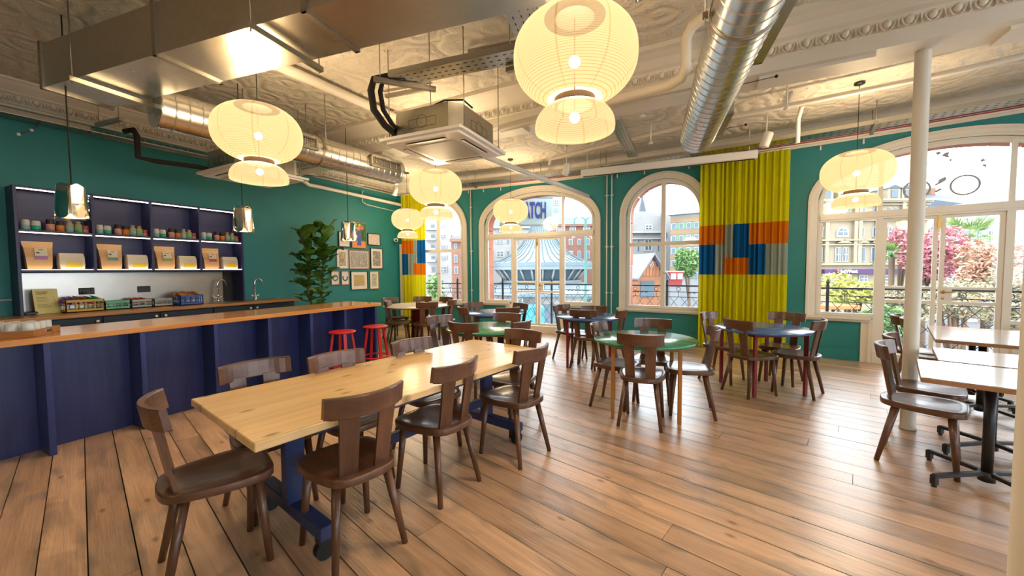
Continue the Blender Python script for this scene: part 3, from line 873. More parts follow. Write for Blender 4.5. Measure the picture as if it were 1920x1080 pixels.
CHAIRS = [
 (-2.177, 0.980, 71, W_ + 'at the near left end of the long pine table, side on', LT, 0),
 (-1.688, 1.365, 166, W_ + 'seen from behind, nearest on the near long side of pine table', LT, 0),
 (-1.640, 2.020, 173, W_ + 'seen from behind, middle one on near side of pine table', LT, 0),
 (-1.395, 2.665, 168, W_ + 'seen from behind, farthest on near side of pine table', LT, 0),
 (-1.640, 3.110, -97, W_ + 'at the far end of the long pine table', LT, 0),
 (-2.644, 1.419, -10, W_ + 'on the bar side of pine table, nearest the bar fins', LT, 1),
 (-2.400, 1.830, -10, W_ + 'on the bar side of pine table, middle, before a red stool', LT, 1),
 (-2.270, 2.450, -10, W_ + 'on the bar side of pine table, farthest of three', LT, 1),
 (-0.595, 3.765, 94, W_ + 'with its back to us at the near green table', G, 0),
 (-0.905, 4.090, -6, W_ + 'on the left of the near green table', G, 0),
 (-0.207, 4.225, 187, W_ + 'on the right of the near green table, side on', G, 0),
 (-0.600, 4.480, -84, W_ + 'on the far side of the near green table', G, 0),
 (-0.100, 5.750, -25, W_ + 'between the tall yellow curtain and right blue table', G, 1),
 (0.380, 5.180, 43, W_ + 'in front of the right blue table, back towards us', G, 0),
 (0.760, 5.880, -113, W_ + 'behind the right blue table, below the curtain edge', G, 0),
 (0.850, 5.440, 157, W_ + 'on the right of the right blue table, by the teal wall', G, 0),
 (-2.030, 5.890, -20, W_ + 'left of the middle blue table, before the first glazed door', G, 0),
 (-1.660, 5.560, 88, W_ + 'with its back to us at the middle blue table', G, 0),
 (-1.690, 6.030, -82, W_ + 'behind the middle blue table, under the twin conduits', G, 1),
 (-1.120, 5.560, 175, W_ + 'right of the middle blue table, by the window sill', G, 1),
 (-3.140, 3.920, -14, W_ + 'left of the far green table, pale light on its back', G, 1),
 (-2.470, 3.480, 86, W_ + 'with its back to us at the far green table', G, 1),
 (-2.440, 4.550, -90, W_ + 'on the far side of the far green table', G, 1),
 (-1.890, 3.920, 176, W_ + 'on the right of the far green table', G, 1),
 (-3.510, 4.960, 54, W_ + 'front left of the blue table by the glazed door', G, 1),
 (-3.860, 5.800, -26, W_ + 'far left of the blue table by the glazed door', G, 1),
 (-2.775, 5.200, 146, W_ + 'front right of the blue table by the glazed door', G, 1),
 (-2.930, 5.980, -116, W_ + 'far right of the blue table, against the door glass', G, 1),
 (-5.580, 5.430, 34, W_ + 'by the bar end at the white table, back towards us', 'chairs round the white table', 1),
 (-6.230, 6.150, -8, W_ + 'against the teal wall at the white table', 'chairs round the white table', 1),
 (-5.750, 6.680, -58, W_ + 'behind the white table, before the short curtain', 'chairs round the white table', 1),
 (-4.600, 5.480, 141, W_ + 'in front of the white table drum, back to us', 'chairs round the white table', 1),
 (-5.120, 6.770, -100, W_ + 'behind the white table, below the first window', 'chairs round the white table', 1),
 (-4.570, 6.250, 196, W_ + 'right of the white table, side on', 'chairs round the white table', 1),
 (1.365, 3.860, -22, W_ + 'nearest one at the cafe tables on the right', 'chairs at the cafe tables', 0),
 (1.555, 4.36, -20, W_ + 'second one at the cafe tables, beside the column foot', 'chairs at the cafe tables', 0),
 (1.940, 6.300, -18, W_ + 'left of the column, at the far cafe table', 'chairs at the cafe tables', 1),
 (1.925, 5.980, -16, W_ + 'half hidden by the column, at the far cafe table', 'chairs at the cafe tables', 1),
]
for c in CHAIRS: chair(c[0], c[1], c[2], c[3], c[4], bool(c[5]))

# ================================================================== TABLES
TZ = .74
def caster(parent, x, y):
    r = MB(); r.tube([(x - .022, y, .048), (x - .005, y, .048)], .048, 20); r.tube([(x + .005, y, .048), (x + .022, y, .048)], .048, 20)
    r.tube([(x - .024, y, .048), (x + .024, y, .048)], .016, 10)
    o = r.build('caster', MATS['black_rubber'], parent)
    MB().box((x, y, .105), (.045, .07, .03)).build('bracket', MATS['black_metal'], o)
def long_table():
    L_, W2 = 2.26, .92
    t = empty('long_table', (-1.90, 2.07, 0), R(-10.2), 'long pine table on a blue steel frame with casters', 'table')
    MB().rbox((0, 0, TZ - .02), (W2, L_, .04), .004).build('tabletop', MATS['pine_top'], t)
    for s in (-1, 1):
        y = s * (L_ / 2 - .33)
        fo = MB(); fo.rbox((0, y, .145), (.74, .07, .07), .004).build('foot', MATS['blue_steel'], t)
        MB().rbox((0, y, .44), (.065, .10, .53), .004).build('leg', MATS['blue_steel'], t)
        MB().rbox((0, y, .675), (.70, .06, .05), .004).build('cross_bar', MATS['blue_steel'], t)
        for q in (-1, 1): caster(t, q * .33, y)
    for x in (-.31, .31): MB().rbox((x, 0, .667), (.035, L_ - .60, .065), .003).build('rail', MATS['blue_steel'], t)
    MB().rbox((0, 0, .30), (.04, L_ - .66, .07), .003).build('stretcher', MATS['blue_steel'], t)
    for s in (-1, 1): MB().tube([(.03, s * (L_ / 2 - .44), .36), (.11, s * (L_ / 2 - .44), .36)], .014, 8).build('release_knob', MATS['steel'], t)
long_table()
def round_table(x, y, r, top, legm, rz, label):
    t = empty('round_table', (x, y, 0), rz, label, 'table', 'small round tables')
    MB().lathe([(0, TZ - .028), (r - .012, TZ - .028), (r - .002, TZ - .022), (r, TZ - .016), (r, TZ - .004), (r - .004, TZ), (0, TZ)], 72).build('tabletop', MATS[top], t)
    k = .30
    for a in (-1, 1):
        for b in (-1, 1): MB().rbox((a * k, b * k, (TZ - .03) / 2), (.034, .034, TZ - .03), .003).build('leg', MATS[legm], t)
        MB().rbox((a * k, 0, TZ - .048), (.03, 2 * k - .03, .035), .002).build('apron', MATS[legm], t)
        MB().rbox((0, a * k, TZ - .048), (2 * k - .03, .03, .035), .002).build('apron', MATS[legm], t)
round_table(-.625, 4.075, .5, 'green_laminate', 'mustard_steel', R(12), 'round green table with mustard legs, nearest of the round tables')
round_table(.505, 5.405, .5, 'blue_laminate', 'red_steel', R(32), 'round blue table with dark red legs before the tall curtain')
round_table(-1.66, 5.70, .5, 'blue_laminate', 'red_steel', R(12), 'round blue table with dark red legs before the middle window')
round_table(-2.46, 4.03, .5, 'green_laminate', 'mustard_steel', R(20), 'round green table with mustard legs beyond the long pine table')
round_table(-3.25, 5.56, .5, 'blue_laminate', 'red_steel', R(30), 'round blue table with dark red legs left of the glazed door')
t = empty('drum_table', (-5.36, 6.05, 0), 0, 'large round white table on a dark red drum by the bar end', 'table')
MB().lathe([(0, .705), (.645, .705), (.66, .712), (.66, .728)], 72).build('edge_band', MATS['table_edge_wood'], t)
MB().lathe([(.66, .728), (.66, .736), (.655, .74), (0, .74)], 72).build('tabletop', MATS['white_laminate'], t)
MB().lathe([(0, .02), (.12, .02), (.12, .70), (.2, .705), (0, .705)], 40).build('pedestal', MATS['maroon_drum'], t)
MB().lathe([(0, 0), (.34, 0), (.34, .012), (.12, .022), (0, .022)], 48).build('base_plate', MATS['brass'], t)

def cafe_table(x, y, w, d, rz, label, peds):
    t = empty('cafe_table', (x, y, 0), rz, label, 'table', 'wooden cafe tables by the right column')
    MB().rbox((0, 0, TZ - .004), (w, d, .008), .002).build('tabletop', MATS['cafe_top'], t)
    MB().rbox((0, 0, TZ - .021), (w, d, .026), .003).build('edge_band', MATS['table_edge_wood'], t)
    for (px, py) in peds:
        MB().tube([(px, py, .06), (px, py, TZ - .05)], .027, 20).build('pedestal', MATS['black_metal'], t)
        MB().box((px, py, TZ - .042), (.40, .05, .016)).box((px, py, TZ - .042), (.05, .40, .016)).build('top_plate', MATS['black_metal'], t)
        MB().tube([(px, py, .035), (px, py, .10)], .04, 20).build('hub', MATS['black_metal'], t)
        for k in range(4):
            a = R(45 + 90 * k)
            M = Matrix.Rotation(a, 3, 'Z') @ Matrix.Rotation(R(3), 3, 'Y')
            leg = MB(); leg.rbox((px + .19 * math.cos(a), py + .19 * math.sin(a), .078), (.32, .032, .026), .004, M=M)
            leg.rbox((px + .345 * math.cos(a), py + .345 * math.sin(a), .045), (.032, .034, .062), .004, rz=a)
            leg.tube([(px + .345 * math.cos(a), py + .345 * math.sin(a), .0), (px + .345 * math.cos(a), py + .345 * math.sin(a), .016)], .014, 10)
            leg.build('base_leg', MATS['black_metal'], t)
cafe_table(1.715, 3.560, .92, .69, R(-17), 'wooden cafe table with black cross base, nearest on the right', [(-.13, .04)])
cafe_table(1.99, 4.235, .82, .66, R(-17), 'wooden cafe table with black cross base, pushed up behind the nearest', [(-.10, .02)])
cafe_table(2.505, 5.69, .86, 1.28, R(-17), 'long wooden cafe table before the second glazed door', [(-.10, -.32), (-.10, .36)])

# ================================================================== RED STOOLS
def stool(x, y, rz, label):
    t = empty('bar_stool', (x, y, 0), rz, label, 'stool', 'red stools at the bar')
    MB().lathe([(0, .628), (.150, .628), (.166, .636), (.168, .646), (.160, .652), (.10, .648), (0, .645)], 40).build('seat', MATS['red_paint'], t)
    for k in range(4):
        a = R(45 + 90 * k); c, s = math.cos(a), math.sin(a)
        mb = MB(); z0, z1 = 0.0, .632
        r0, r1 = .205, .115
        u = Vector((c, s, 0)); w = Vector((-s, c, 0)); h = .018
        vs = [u * (r0 + dx * .013) + w * dy * h + Vector((0, 0, z0)) for dx, dy in ((-1, -1), (1, -1), (1, 1), (-1, 1))]
        vs += [u * (r1 + dx * .013) + w * dy * h + Vector((0, 0, z1)) for dx, dy in ((-1, -1), (1, -1), (1, 1), (-1, 1))]
        mb.add(vs, [(0, 1, 2, 3), (4, 5, 6, 7), (0, 1, 5, 4), (1, 2, 6, 5), (2, 3, 7, 6), (3, 0, 4, 7)])
        mb.build('leg', MATS['red_paint'], t)
    MB().lathe([(.172, .205), (.205, .205), (.205, .222), (.172, .222), (.172, .205)], 40, smooth=False).build('foot_ring', MATS['red_paint'], t)
stool(-4.33, 3.44, R(20), 'red bar stool on the left, partly behind a chair back')
stool(-4.31, 3.98, R(25), 'red bar stool nearest the end of the bar')

# ================================================================== BAR
bar = empty('bar_counter', (-4.95, 1.6, 0), 0, 'long bar with glossy oak top and dark blue panelled front', 'bar')
def loc(root):
    inv = Matrix.Translation(-root.location)
    def put(mb, name, mat, parent=None):
        o = mb.build(name, MATS[mat] if isinstance(mat, str) else mat, parent or root)
        if parent is None: o.matrix_parent_inverse = inv
        return o
    return put
put = loc(bar)
BX0, BX1, BYE = -5.32, -4.575, 4.36
put(MB().rbx(BX0, BX1, -2.2, BYE, .898, .945, .004), 'worktop', 'bar_oak')
put(MB().bx(-5.25, -4.86, -2.15, 4.30, .0, .898), 'carcass', 'blue_ply')
fins = [-1.9, -1.3, -.72, -.15, .40, .965, 1.535, 2.12, 2.67, 3.20, 3.72, 4.275]
for i, y in enumerate(fins): put(MB().rbx(-4.87, -4.605, y - .02, y + .02, 0, .897, .002), 'fin', 'blue_ply')
for i in range(len(fins) - 1): put(MB().bx(-4.868, -4.850, fins[i] + .021, fins[i + 1] - .021, .0, .896), 'front_panel', 'blue_ply')

# back counter with drawer fronts
bc = empty('back_counter', (-6.97, 1.8, 0), 0, 'oak back counter worktop along the teal wall', 'counter')
put = loc(bc)
put(MB().rbx(-7.29, -6.63, -2.0, 4.40, .912, .950, .003), 'worktop', 'counter_oak')
cells = [(-.6, 'd'), (.05, 'd'), (.70, 'd'), (1.30, 'd'), (1.86, 'r'), (2.42, 'l'), (3.05, 'r'), (3.62, 'l'), (4.33, None)]
for i in range(len(cells) - 1):
    y0, y1, kd = cells[i][0], cells[i + 1][0], cells[i][1]
    u = empty('base_cabinet', (-6.95, (y0 + y1) / 2, 0), 0,
              ['dark navy base cabinet far left under the back counter', 'dark navy base cabinet second from the left under the back counter', 'dark navy base cabinet below the dark till end of the counter',
               'dark navy base cabinet below the yellow menu board', 'dark navy base cabinet below the green crate', 'dark navy base cabinet below the grey crates',
               'dark navy base cabinet below the blue crate', 'dark navy base cabinet below the right tap, at counter end'][i], 'cabinet', 'cabinets under the back counter')
    p2 = loc(u)
    p2(MB().bx(-7.25, -6.70, y0 + .002, y1 - .002, .0, .910), 'body', 'navy_unit')
    dr = p2(MB().rbx(-6.698, -6.68, y0 + .008, y1 - .008, .12, .898, .003), 'door', 'navy_unit')
    ky = y1 - .05 if kd in ('r', 'd') else y0 + .05
    kb = MB(); kb.tube([(-6.68, ky, .850), (-6.66, ky, .850)], .007, 8); kb.ball((-6.652, ky, .850), (.012, .017, .017), 10, 6)
    kb.build('knob', MATS['white_knob'], dr)

# ================================================================== SHELF UNIT
su = empty('wall_shelf', (-7.15, 2.46, .95), 0, 'dark blue wall shelving with glowing strips above the back counter', 'shelf')
put = loc(su)
SY = [1.30, 1.915, 2.49, 3.065, 3.66]
SX0, SX1 = -7.295, -7.0
put(MB().bx(-7.296, -7.28, SY[0], SY[-1], 1.44, 2.43), 'back_panel', 'blue_shelf')
for i, y in enumerate(SY):
    z0 = .951 if i in (0, 4) else 1.455
    put(MB().rbx(SX0, SX1, y - .014, y + .014, z0, 2.44, .002), 'upright', 'blue_shelf')
for (z0, z1) in ((1.452, 1.478), (1.918, 1.942), (2.415, 2.44)):
    for i in range(4): put(MB().rbx(SX0, SX1, SY[i] + .0145, SY[i + 1] - .0145, z0, z1, .002), 'shelf_board', 'blue_shelf')
for z in (1.916, 2.413):
    for i in range(4): put(MB().bx(-7.030, -7.012, SY[i] + .02, SY[i + 1] - .02, z - .009, z), 'light_strip', 'led')
for i in range(4): put(MB().bx(-7.022, -7.004, SY[i] + .02, SY[i + 1] - .02, 1.478, 1.482), 'light_strip', 'led')
put(MB().bx(-7.296, -7.288, SY[0] + .015, 3.48, .951, 1.451), 'splashback', paint('brushed_steel', (0.50, 0.49, 0.47), 0.28, 1.0, var=0.04, vscale=6))
put(MB().bx(-7.296, -7.288, 3.485, SY[-1] - .015, .951, 1.451), 'end_panel', 'black_metal')

# ---- goods on the shelves
def goods_mat(name, c, rough=.4, metal=0): return paint(name, c, rough, metal, var=.03)
for nm, c in (('pale_tin', (.62, .60, .55)), ('aqua_print', (.25, .50, .52)), ('mint_print', (.03, .42, .26)), ('black_lid', (.03, .028, .026)), ('pink_print', (.62, .30, .24)),
              ('orange_print', (.70, .22, .03)), ('navy_print', (.06, .14, .35)), ('amber_cap', (.42, .36, .20)), ('green_print', (.20, .50, .22)), ('rose_print', (.52, .09, .12)), ('yellow_print', (.72, .50, .02)),
              ('kraft', (.58, .34, .15)), ('cream_bag', (.66, .58, .44)), ('label_white', (.62, .56, .44)), ('violet_print', (.35, .18, .44)), ('teal_print', (.10, .32, .26)), ('olive_print', (.26, .34, .12)), ('crimson_print', (.45, .05, .10)), ('ink', (.05, .05, .05))):
    goods_mat(nm, c)
def can(y, r, h, body, lower, cap, style, label, grp):
    t = empty('can' if style != 'bottle' else 'bottle', (-7.085, y, 1.9425), 0, label, 'can' if style != 'bottle' else 'bottle', grp)
    split = h * (.48 if style != 'jar' else .60)
    MB().lathe([(0, 0), (r, 0), (r, split), (0, split)], 18).build('label_band', MATS[lower], t)
    if style == 'tin': pr = [(r, split), (r, h * .85), (r * .82, h * .97), (r * .8, h), (0, h)]
    elif style == 'jar': pr = [(r, split), (r, split + .003), (r * .98, h * .66), (r * .98, h * .96), (r * .9, h), (0, h)]
    elif style == 'bottle': pr = [(r, split), (r, h * .68), (r * .55, h * .82), (r * .55, h * .86), (r * .62, h * .87), (r * .62, h), (0, h)]
    else: pr = [(r, split), (r, h * .97), (r * .9, h), (0, h)]
    MB().lathe(pr, 18).build('upper_body', MATS[body], t)
kinds = [('pale_tin', 'aqua_print', 'tin', .036, .118, 'pale tin with aqua print'), ('pale_tin', 'mint_print', 'tin', .037, .112, 'pale tin with mint green band'), ('black_lid', 'pink_print', 'jar', .036, .140, 'jar with black lid and pink label'),
         ('black_lid', 'orange_print', 'jar', .035, .128, 'jar with black lid and orange label'), ('amber_cap', 'aqua_print', 'bottle', .035, .142, 'squat bottle with aqua label'), ('amber_cap', 'green_print', 'bottle', .035, .138, 'squat bottle with green label'),
         ('rose_print', 'pink_print', 'can', .028, .092, 'short red can')]
offs = [.07, .155, .27, .355, .435, .515, .59 - .01]
bays = ['in the first shelf bay from the left', 'in the second shelf bay', 'in the third shelf bay', 'in the rightmost shelf bay']
for i in range(4):
    wbay = SY[i + 1] - SY[i]
    for k, (bo, lo_, st, r, h, lab) in enumerate(kinds):
        can(SY[i] + .014 + offs[k] / .615 * (wbay - .03), r, h, bo, lo_, None, st, lab + ' ' + bays[i], 'drinks on the lit shelves')
    # standing kraft pouch
    px = SY[i] + .165
    t = empty('paper_pouch', (-7.11, px, 1.4825), 0, 'tall brown paper pouch with %s label ' % ('violet', 'green', 'olive', 'red')[i] + bays[i], 'pouch', 'brown paper pouches')
    mb = MB(); rows = []
    for z, hw, th in ((0, .092, .055), (.04, .098, .06), (.15, .104, .05), (.255, .112, .022), (.285, .118, .008), (.330, .121, .005)):
        rows.append([(th, -hw, z), (th * 1.05, -hw * .4, z), (th * 1.05, hw * .4, z), (th, hw, z), (-th * .6, hw, z), (-th * .6, -hw, z)])
    vs = [p for r_ in rows for p in r_]; m = 6
    mb.add(vs, [(q * m + k, q * m + (k + 1) % m, (q + 1) * m + (k + 1) % m, (q + 1) * m + k) for q in range(5) for k in range(m)] + [tuple(range(6)), tuple(range(30, 36))])
    mb.build('pouch_body', MATS['kraft'], t)
    lb = MB(); lb.box((.0545, .015, .185), (.004, .098, .135), M=Matrix.Rotation(R(-14), 3, 'Y')); lo = lb.build('paper_label', MATS['label_white'], t)
    MB().box((.0700, .015, .140), (.004, .094, .040), M=Matrix.Rotation(R(-12), 3, 'Y')).build('colour_flash', MATS[('violet_print', 'teal_print', 'olive_print', 'crimson_print')[i]], lo)
    MB().box((.0465, .015, .232), (.003, .040, .006), M=Matrix.Rotation(R(-14), 3, 'Y')).build('printed_line', MATS['ink'], lo)
    MB().box((.0545, -.010, .198), (.003, .024, .016), M=Matrix.Rotation(R(-14), 3, 'Y')).build('printed_mark', MATS['ink'], lo)
    # folded cream bag
    py = SY[i] + .425
    t = empty('folded_bag', (-7.10, py, 1.4825), 0, 'folded cream bag with yellow label ' + bays[i], 'bag', 'folded cream bags')
    mb = MB(); rows = []
    for z, hw, th in ((0, .100, .065), (.06, .106, .068), (.15, .106, .060), (.185, .104, .040), (.200, .100, .03)):
        rows.append([(th, -hw, z), (th, hw, z), (-th, hw, z), (-th, -hw, z)])
    vs = [p for r_ in rows for p in r_]
    mb.add(vs, [(q * 4 + k, q * 4 + (k + 1) % 4, (q + 1) * 4 + (k + 1) % 4, (q + 1) * 4 + k) for q in range(4) for k in range(4)] + [(0, 1, 2, 3), (16, 17, 18, 19)])
    mb.build('bag_body', MATS['cream_bag'], t)
    MB().box((.0685, .012, .058), (.004, .135, .062)).build('yellow_label', MATS['yellow_print'], t)

# ---- things on the back counter
CZ = .9505
def crate(x, y, lx, ly, h, mat, rz, label):
    t = empty('crate', (x, y, CZ), rz, label, 'crate', 'plastic crates on the back counter')
    MB().bx(-lx / 2, lx / 2, -ly / 2, ly / 2, 0, .012).build('base', MATS[mat], t)
    for (ax, s) in (('x', -1), ('x', 1), ('y', -1), ('y', 1)):
        mb = MB(); L2 = ly if ax == 'x' else lx
        def seg(u0, u1, z0, z1, th=.008):
            if ax == 'x': mb.bx(s * lx / 2 - s * th, s * lx / 2, u0, u1, z0, z1)
            else: mb.bx(u0, u1, s * ly / 2 - s * th, s * ly / 2, z0, z1)
        seg(-L2 / 2, L2 / 2, .0, .035); seg(-L2 / 2, L2 / 2, h - .03, h); seg(-L2 / 2, L2 / 2, h * .55, h * .55 + .008)
        nb = max(3, int(L2 / .07)); 
        for q in range(nb + 1):
            u = -L2 / 2 + .006 + (L2 - .012) * q / nb
            seg(u - .006, u + .006, .03, h - .025)
        mb.build('side', MATS[mat], t)
    return t
for nm, c in (('crate_yellow', (.52, .34, .05)), ('crate_green', (.13, .42, .28)), ('crate_grey', (.36, .40, .40)), ('crate_blue', (.02, .10, .42))): paint(nm, c, .45)
crate(-7.10, 1.80, .24, .34, .155, 'crate_yellow', 0, 'yellow plastic crate full of snack packets')
crate(-7.14, 2.115, .20, .25, .115, 'crate_green', 0, 'mint green plastic crate beside the yellow one')
crate(-7.14, 2.36, .20, .22, .115, 'crate_grey', 0, 'grey plastic crate with red packets, left of two grey ones')
crate(-7.14, 2.60, .20, .22, .115, 'crate_grey', 0, 'grey plastic crate, right of two grey ones')
crate(-7.02, 2.885, .22, .29, .15, 'crate_blue', 0, 'blue plastic crate heaped with snack packets')
for nm, c in (('pack_violet', (.16, .05, .34)), ('pack_green', (.02, .26, .06)), ('pack_brown', (.30, .11, .04)), ('pack_red', (.45, .05, .03)), ('pack_orange', (.55, .20, .04))): paint(nm, c, .3, .2)
def packet(x, y, z, mat, rz, tilt, label, grp):
    mb = MB(); n = 5; rows = []
    for i in range(n + 1):
        s = -1 + 2 * i / n
        th = .018 * (1 - s * s) + .001
        rows.append([(-.055, s * .07, 0), (-.03, s * .07, th), (.03, s * .07, th), (.055, s * .07, 0), (.03, s * .07, -th), (-.03, s * .07, -th)])
    vs = [p for r_ in rows for p in r_]
    mb.add(vs, [(q * 6 + k, q * 6 + (k + 1) % 6, (q + 1) * 6 + (k + 1) % 6, (q + 1) * 6 + k) for q in range(n) for k in range(6)] + [tuple(range(6)), tuple(range(n * 6, n * 6 + 6))], True)
    o = mb.build('snack_packet', MATS[mat]); o.location = (x, y, z); o.rotation_euler = (tilt, R(20), rz)
    tag(o, label, 'packet', grp)
pk = [('pack_violet', 'violet snack packet at the left end of the yellow crate'), ('pack_violet', 'violet snack packet second from the left in the yellow crate'), ('pack_brown', 'brown snack packet in the middle of the yellow crate'), ('pack_red', 'red snack packet in the middle of the yellow crate'), ('pack_green', 'green snack packet second from the right in the yellow crate'), ('pack_green', 'green snack packet at the right end of the yellow crate')]
for i, (m, lab) in enumerate(pk): packet(-7.10 + .02 * (i % 2), 1.67 + .052 * i, CZ + .142 + .006 * (i % 3), m, R(70 + 9 * i), R(28), lab, 'packets in the yellow crate')
for i in range(3): packet(-7.14, 2.30 + .06 * i, CZ + .105, 'pack_red', R(80 + 8 * i), R(20), ('left', 'middle', 'right')[i] + ' one of three red packets in the left grey crate', 'packets in the grey crate')
for i in range(6): packet(-7.03 + .03 * (i % 2), 2.775 + .042 * i, CZ + .148 + .008 * (i % 3), ('pack_brown', 'pack_orange')[i % 2], R(60 + 14 * i), R(25), ('brown', 'orange')[i % 2] + ' snack packet in the blue crate, %s from the left' % ('first', 'second', 'third', 'fourth', 'fifth', 'sixth')[i], 'packets in the blue crate')
# menu board
mn = empty('menu_board', (-7.14, 1.515, CZ), R(14), 'pale yellow menu card standing beside the yellow crate', 'menu')
paint('menu_yellow', (.60, .54, .22), .5); paint('menu_ink', (.20, .17, .05), .6)
Mt = Matrix.Rotation(R(-9), 3, 'Y')
MB().box((0, 0, .15), (.006, .215, .30), M=Mt).build('card', MATS['menu_yellow'], mn)
MB().rbx(-.04, .05, -.11, .11, 0, .012).build('stand', MATS['menu_yellow'], mn)
lines = MB()
def ml(y0, y1, z, h): lines.box(Mt @ Vector((.0037, (y0 + y1) / 2, z - .15)) + Vector((0, 0, .15)), (.001, abs(y1 - y0), h), M=Mt)
for (a, b) in ((-.080, -.045), (-.041, .015), (.016, .021)): ml(a, b, .262, .011)
for (a, b) in ((-.080, -.030), (-.026, .008)): ml(a, b, .241, .011)
for z, e in ((.214, -.066), (.20, .01), (.192, .005), (.18, .012), (.168, .03), (.158, -.01), (.148, .012), (.122, -.062), (.114, .008), (.106, -.005), (.088, .04), (.078, .03)):
    ml(-.080, e, z, .003)
    if z < .21: ml(.066, .076, z, .003)
lines.build('print', MATS['menu_ink'], mn)['kind'] = 'stuff'
o = MB().rbx(-7.20, -7.08, 1.335, 1.435, CZ, CZ + .035, .006).build('card_reader', MATS['black_metal']); tag(o, 'black payment device on the counter left of the menu card', 'device')
# sockets on the splashback
for k, (y0, lab) in enumerate(((1.895, 'black double socket behind the yellow crate'), (2.47, 'black double socket behind the grey crates'))):
    t = empty('wall_socket', (-7.287, y0, 1.20), 0, lab, 'socket', 'sockets on the splashback')
    MB().rbx(0, .010, -.072, .072, -.044, .044, .003).build('plate', MATS['black_metal'], t)
    for s in (-1, 1):
        MB().rbx(.010, .014, s * .035 - .008, s * .035 + .008, .012, .030, .002).build('switch', MATS['black_rubber'], t)
mb = MB(); mb.bx(-7.277, -7.24, 1.845, 1.885, 1.165, 1.195); o = mb.build('plug', MATS['black_rubber']); tag(o, 'black plug in the left socket of the splashback', 'plug')
# sinks and taps
def sink(y, lab):
    t = empty('sink', (-6.98, y, CZ), 0, lab, 'sink', 'steel sinks in the back counter')
    MB().rbx(-.22, .19, -.21, .21, 0, .004, .002).build('rim', MATS['steel'], t)
    MB().rbx(-.10, .16, -.17, .17, .004, .006, .001).build('bowl', MATS['strut'], t)
def tap(x, y, rz, lab):
    t = empty('tap', (x, y, CZ + .005), rz, lab, 'tap', 'chrome swan neck taps')
    MB().lathe([(0, 0), (.028, 0), (.028, .02), (.02, .03), (.02, .09), (0, .09)], 16).build('body', MATS['chrome'], t)
    pts = [(0, 0, .08), (0, 0, .28)] + [(0, .062 - .062 * math.cos(a), .28 + .078 * math.sin(a)) for a in [R(18 * i) for i in range(1, 9)]] + [(0, .135, .255)]
    MB().tube(pts, .0115, 10).build('spout', MATS['chrome'], t)
    for s in (-1, 1):
        MB().tube([(0, 0, .07), (0, s * .055, .072)], .009, 8).tube([(0, s * .055, .06), (0, s * .055, .095)], .013, 10).tube([(-.03, s * .055, .092), (.03, s * .055, .092)], .006, 8).build('handle', MATS['chrome'], t)
sink(3.30, 'inset steel sink under the shelving, by the left tap'); sink(3.92, 'inset steel sink at the counter end, by the right tap')
tap(-7.16, 3.345, R(0), 'chrome swan neck tap in front of the splashback'); tap(-7.02, 3.84, R(0), 'chrome swan neck tap against the teal wall')

# tray of glasses on the bar
ty = empty('wooden_tray', (-4.95, .83, .9455), R(-35 + 90), 'wooden tray on the bar holding upturned glasses', 'tray')
TL, TW = .46, .33
MB().rbx(-TL / 2, TL / 2, -TW / 2, TW / 2, 0, .010, .002).build('base', MATS['tray_wood'], ty)
for s in (-1, 1):
    MB().rbx(-TL / 2, TL / 2, s * TW / 2 - .006, s * TW / 2 + .006, 0, .050, .002).build('side', MATS['tray_wood'], ty)
    e = MB(); x = s * TL / 2
    e.rbx(x - .006, x + .006, -TW / 2, -.05, 0, .05, .002); e.rbx(x - .006, x + .006, .05, TW / 2, 0, .05, .002); e.rbx(x - .006, x + .006, -.05, .05, 0, .016, .001); e.rbx(x - .006, x + .006, -.05, .05, .040, .05, .001)
    e.build('end', MATS['tray_wood'], ty)
gl = MB().lathe([(.037, 0), (.033, .092), (.0, .095), (.0, .090), (.0305, .087), (.0345, .0), (.037, 0)], 18)
gme = gl.mesh('tumbler', MATS['tumbler_glass'])
ca, sa = math.cos(R(55)), math.sin(R(55))
for i in range(5):
    for j in range(4):
        lx, ly_ = -.18 + .088 * i, -.115 + .077 * j
        o = place('tumbler', gme, None, (-4.95 + lx * ca - ly_ * sa, .83 + lx * sa + ly_ * ca, .9565))
        tag(o, 'clear upturned tumbler in the %s row of the tray, %s from the left' % (('front', 'second', 'third', 'back')[j], ('first', 'second', 'third', 'fourth', 'fifth')[i]), 'glass', 'upturned tumblers on the tray')
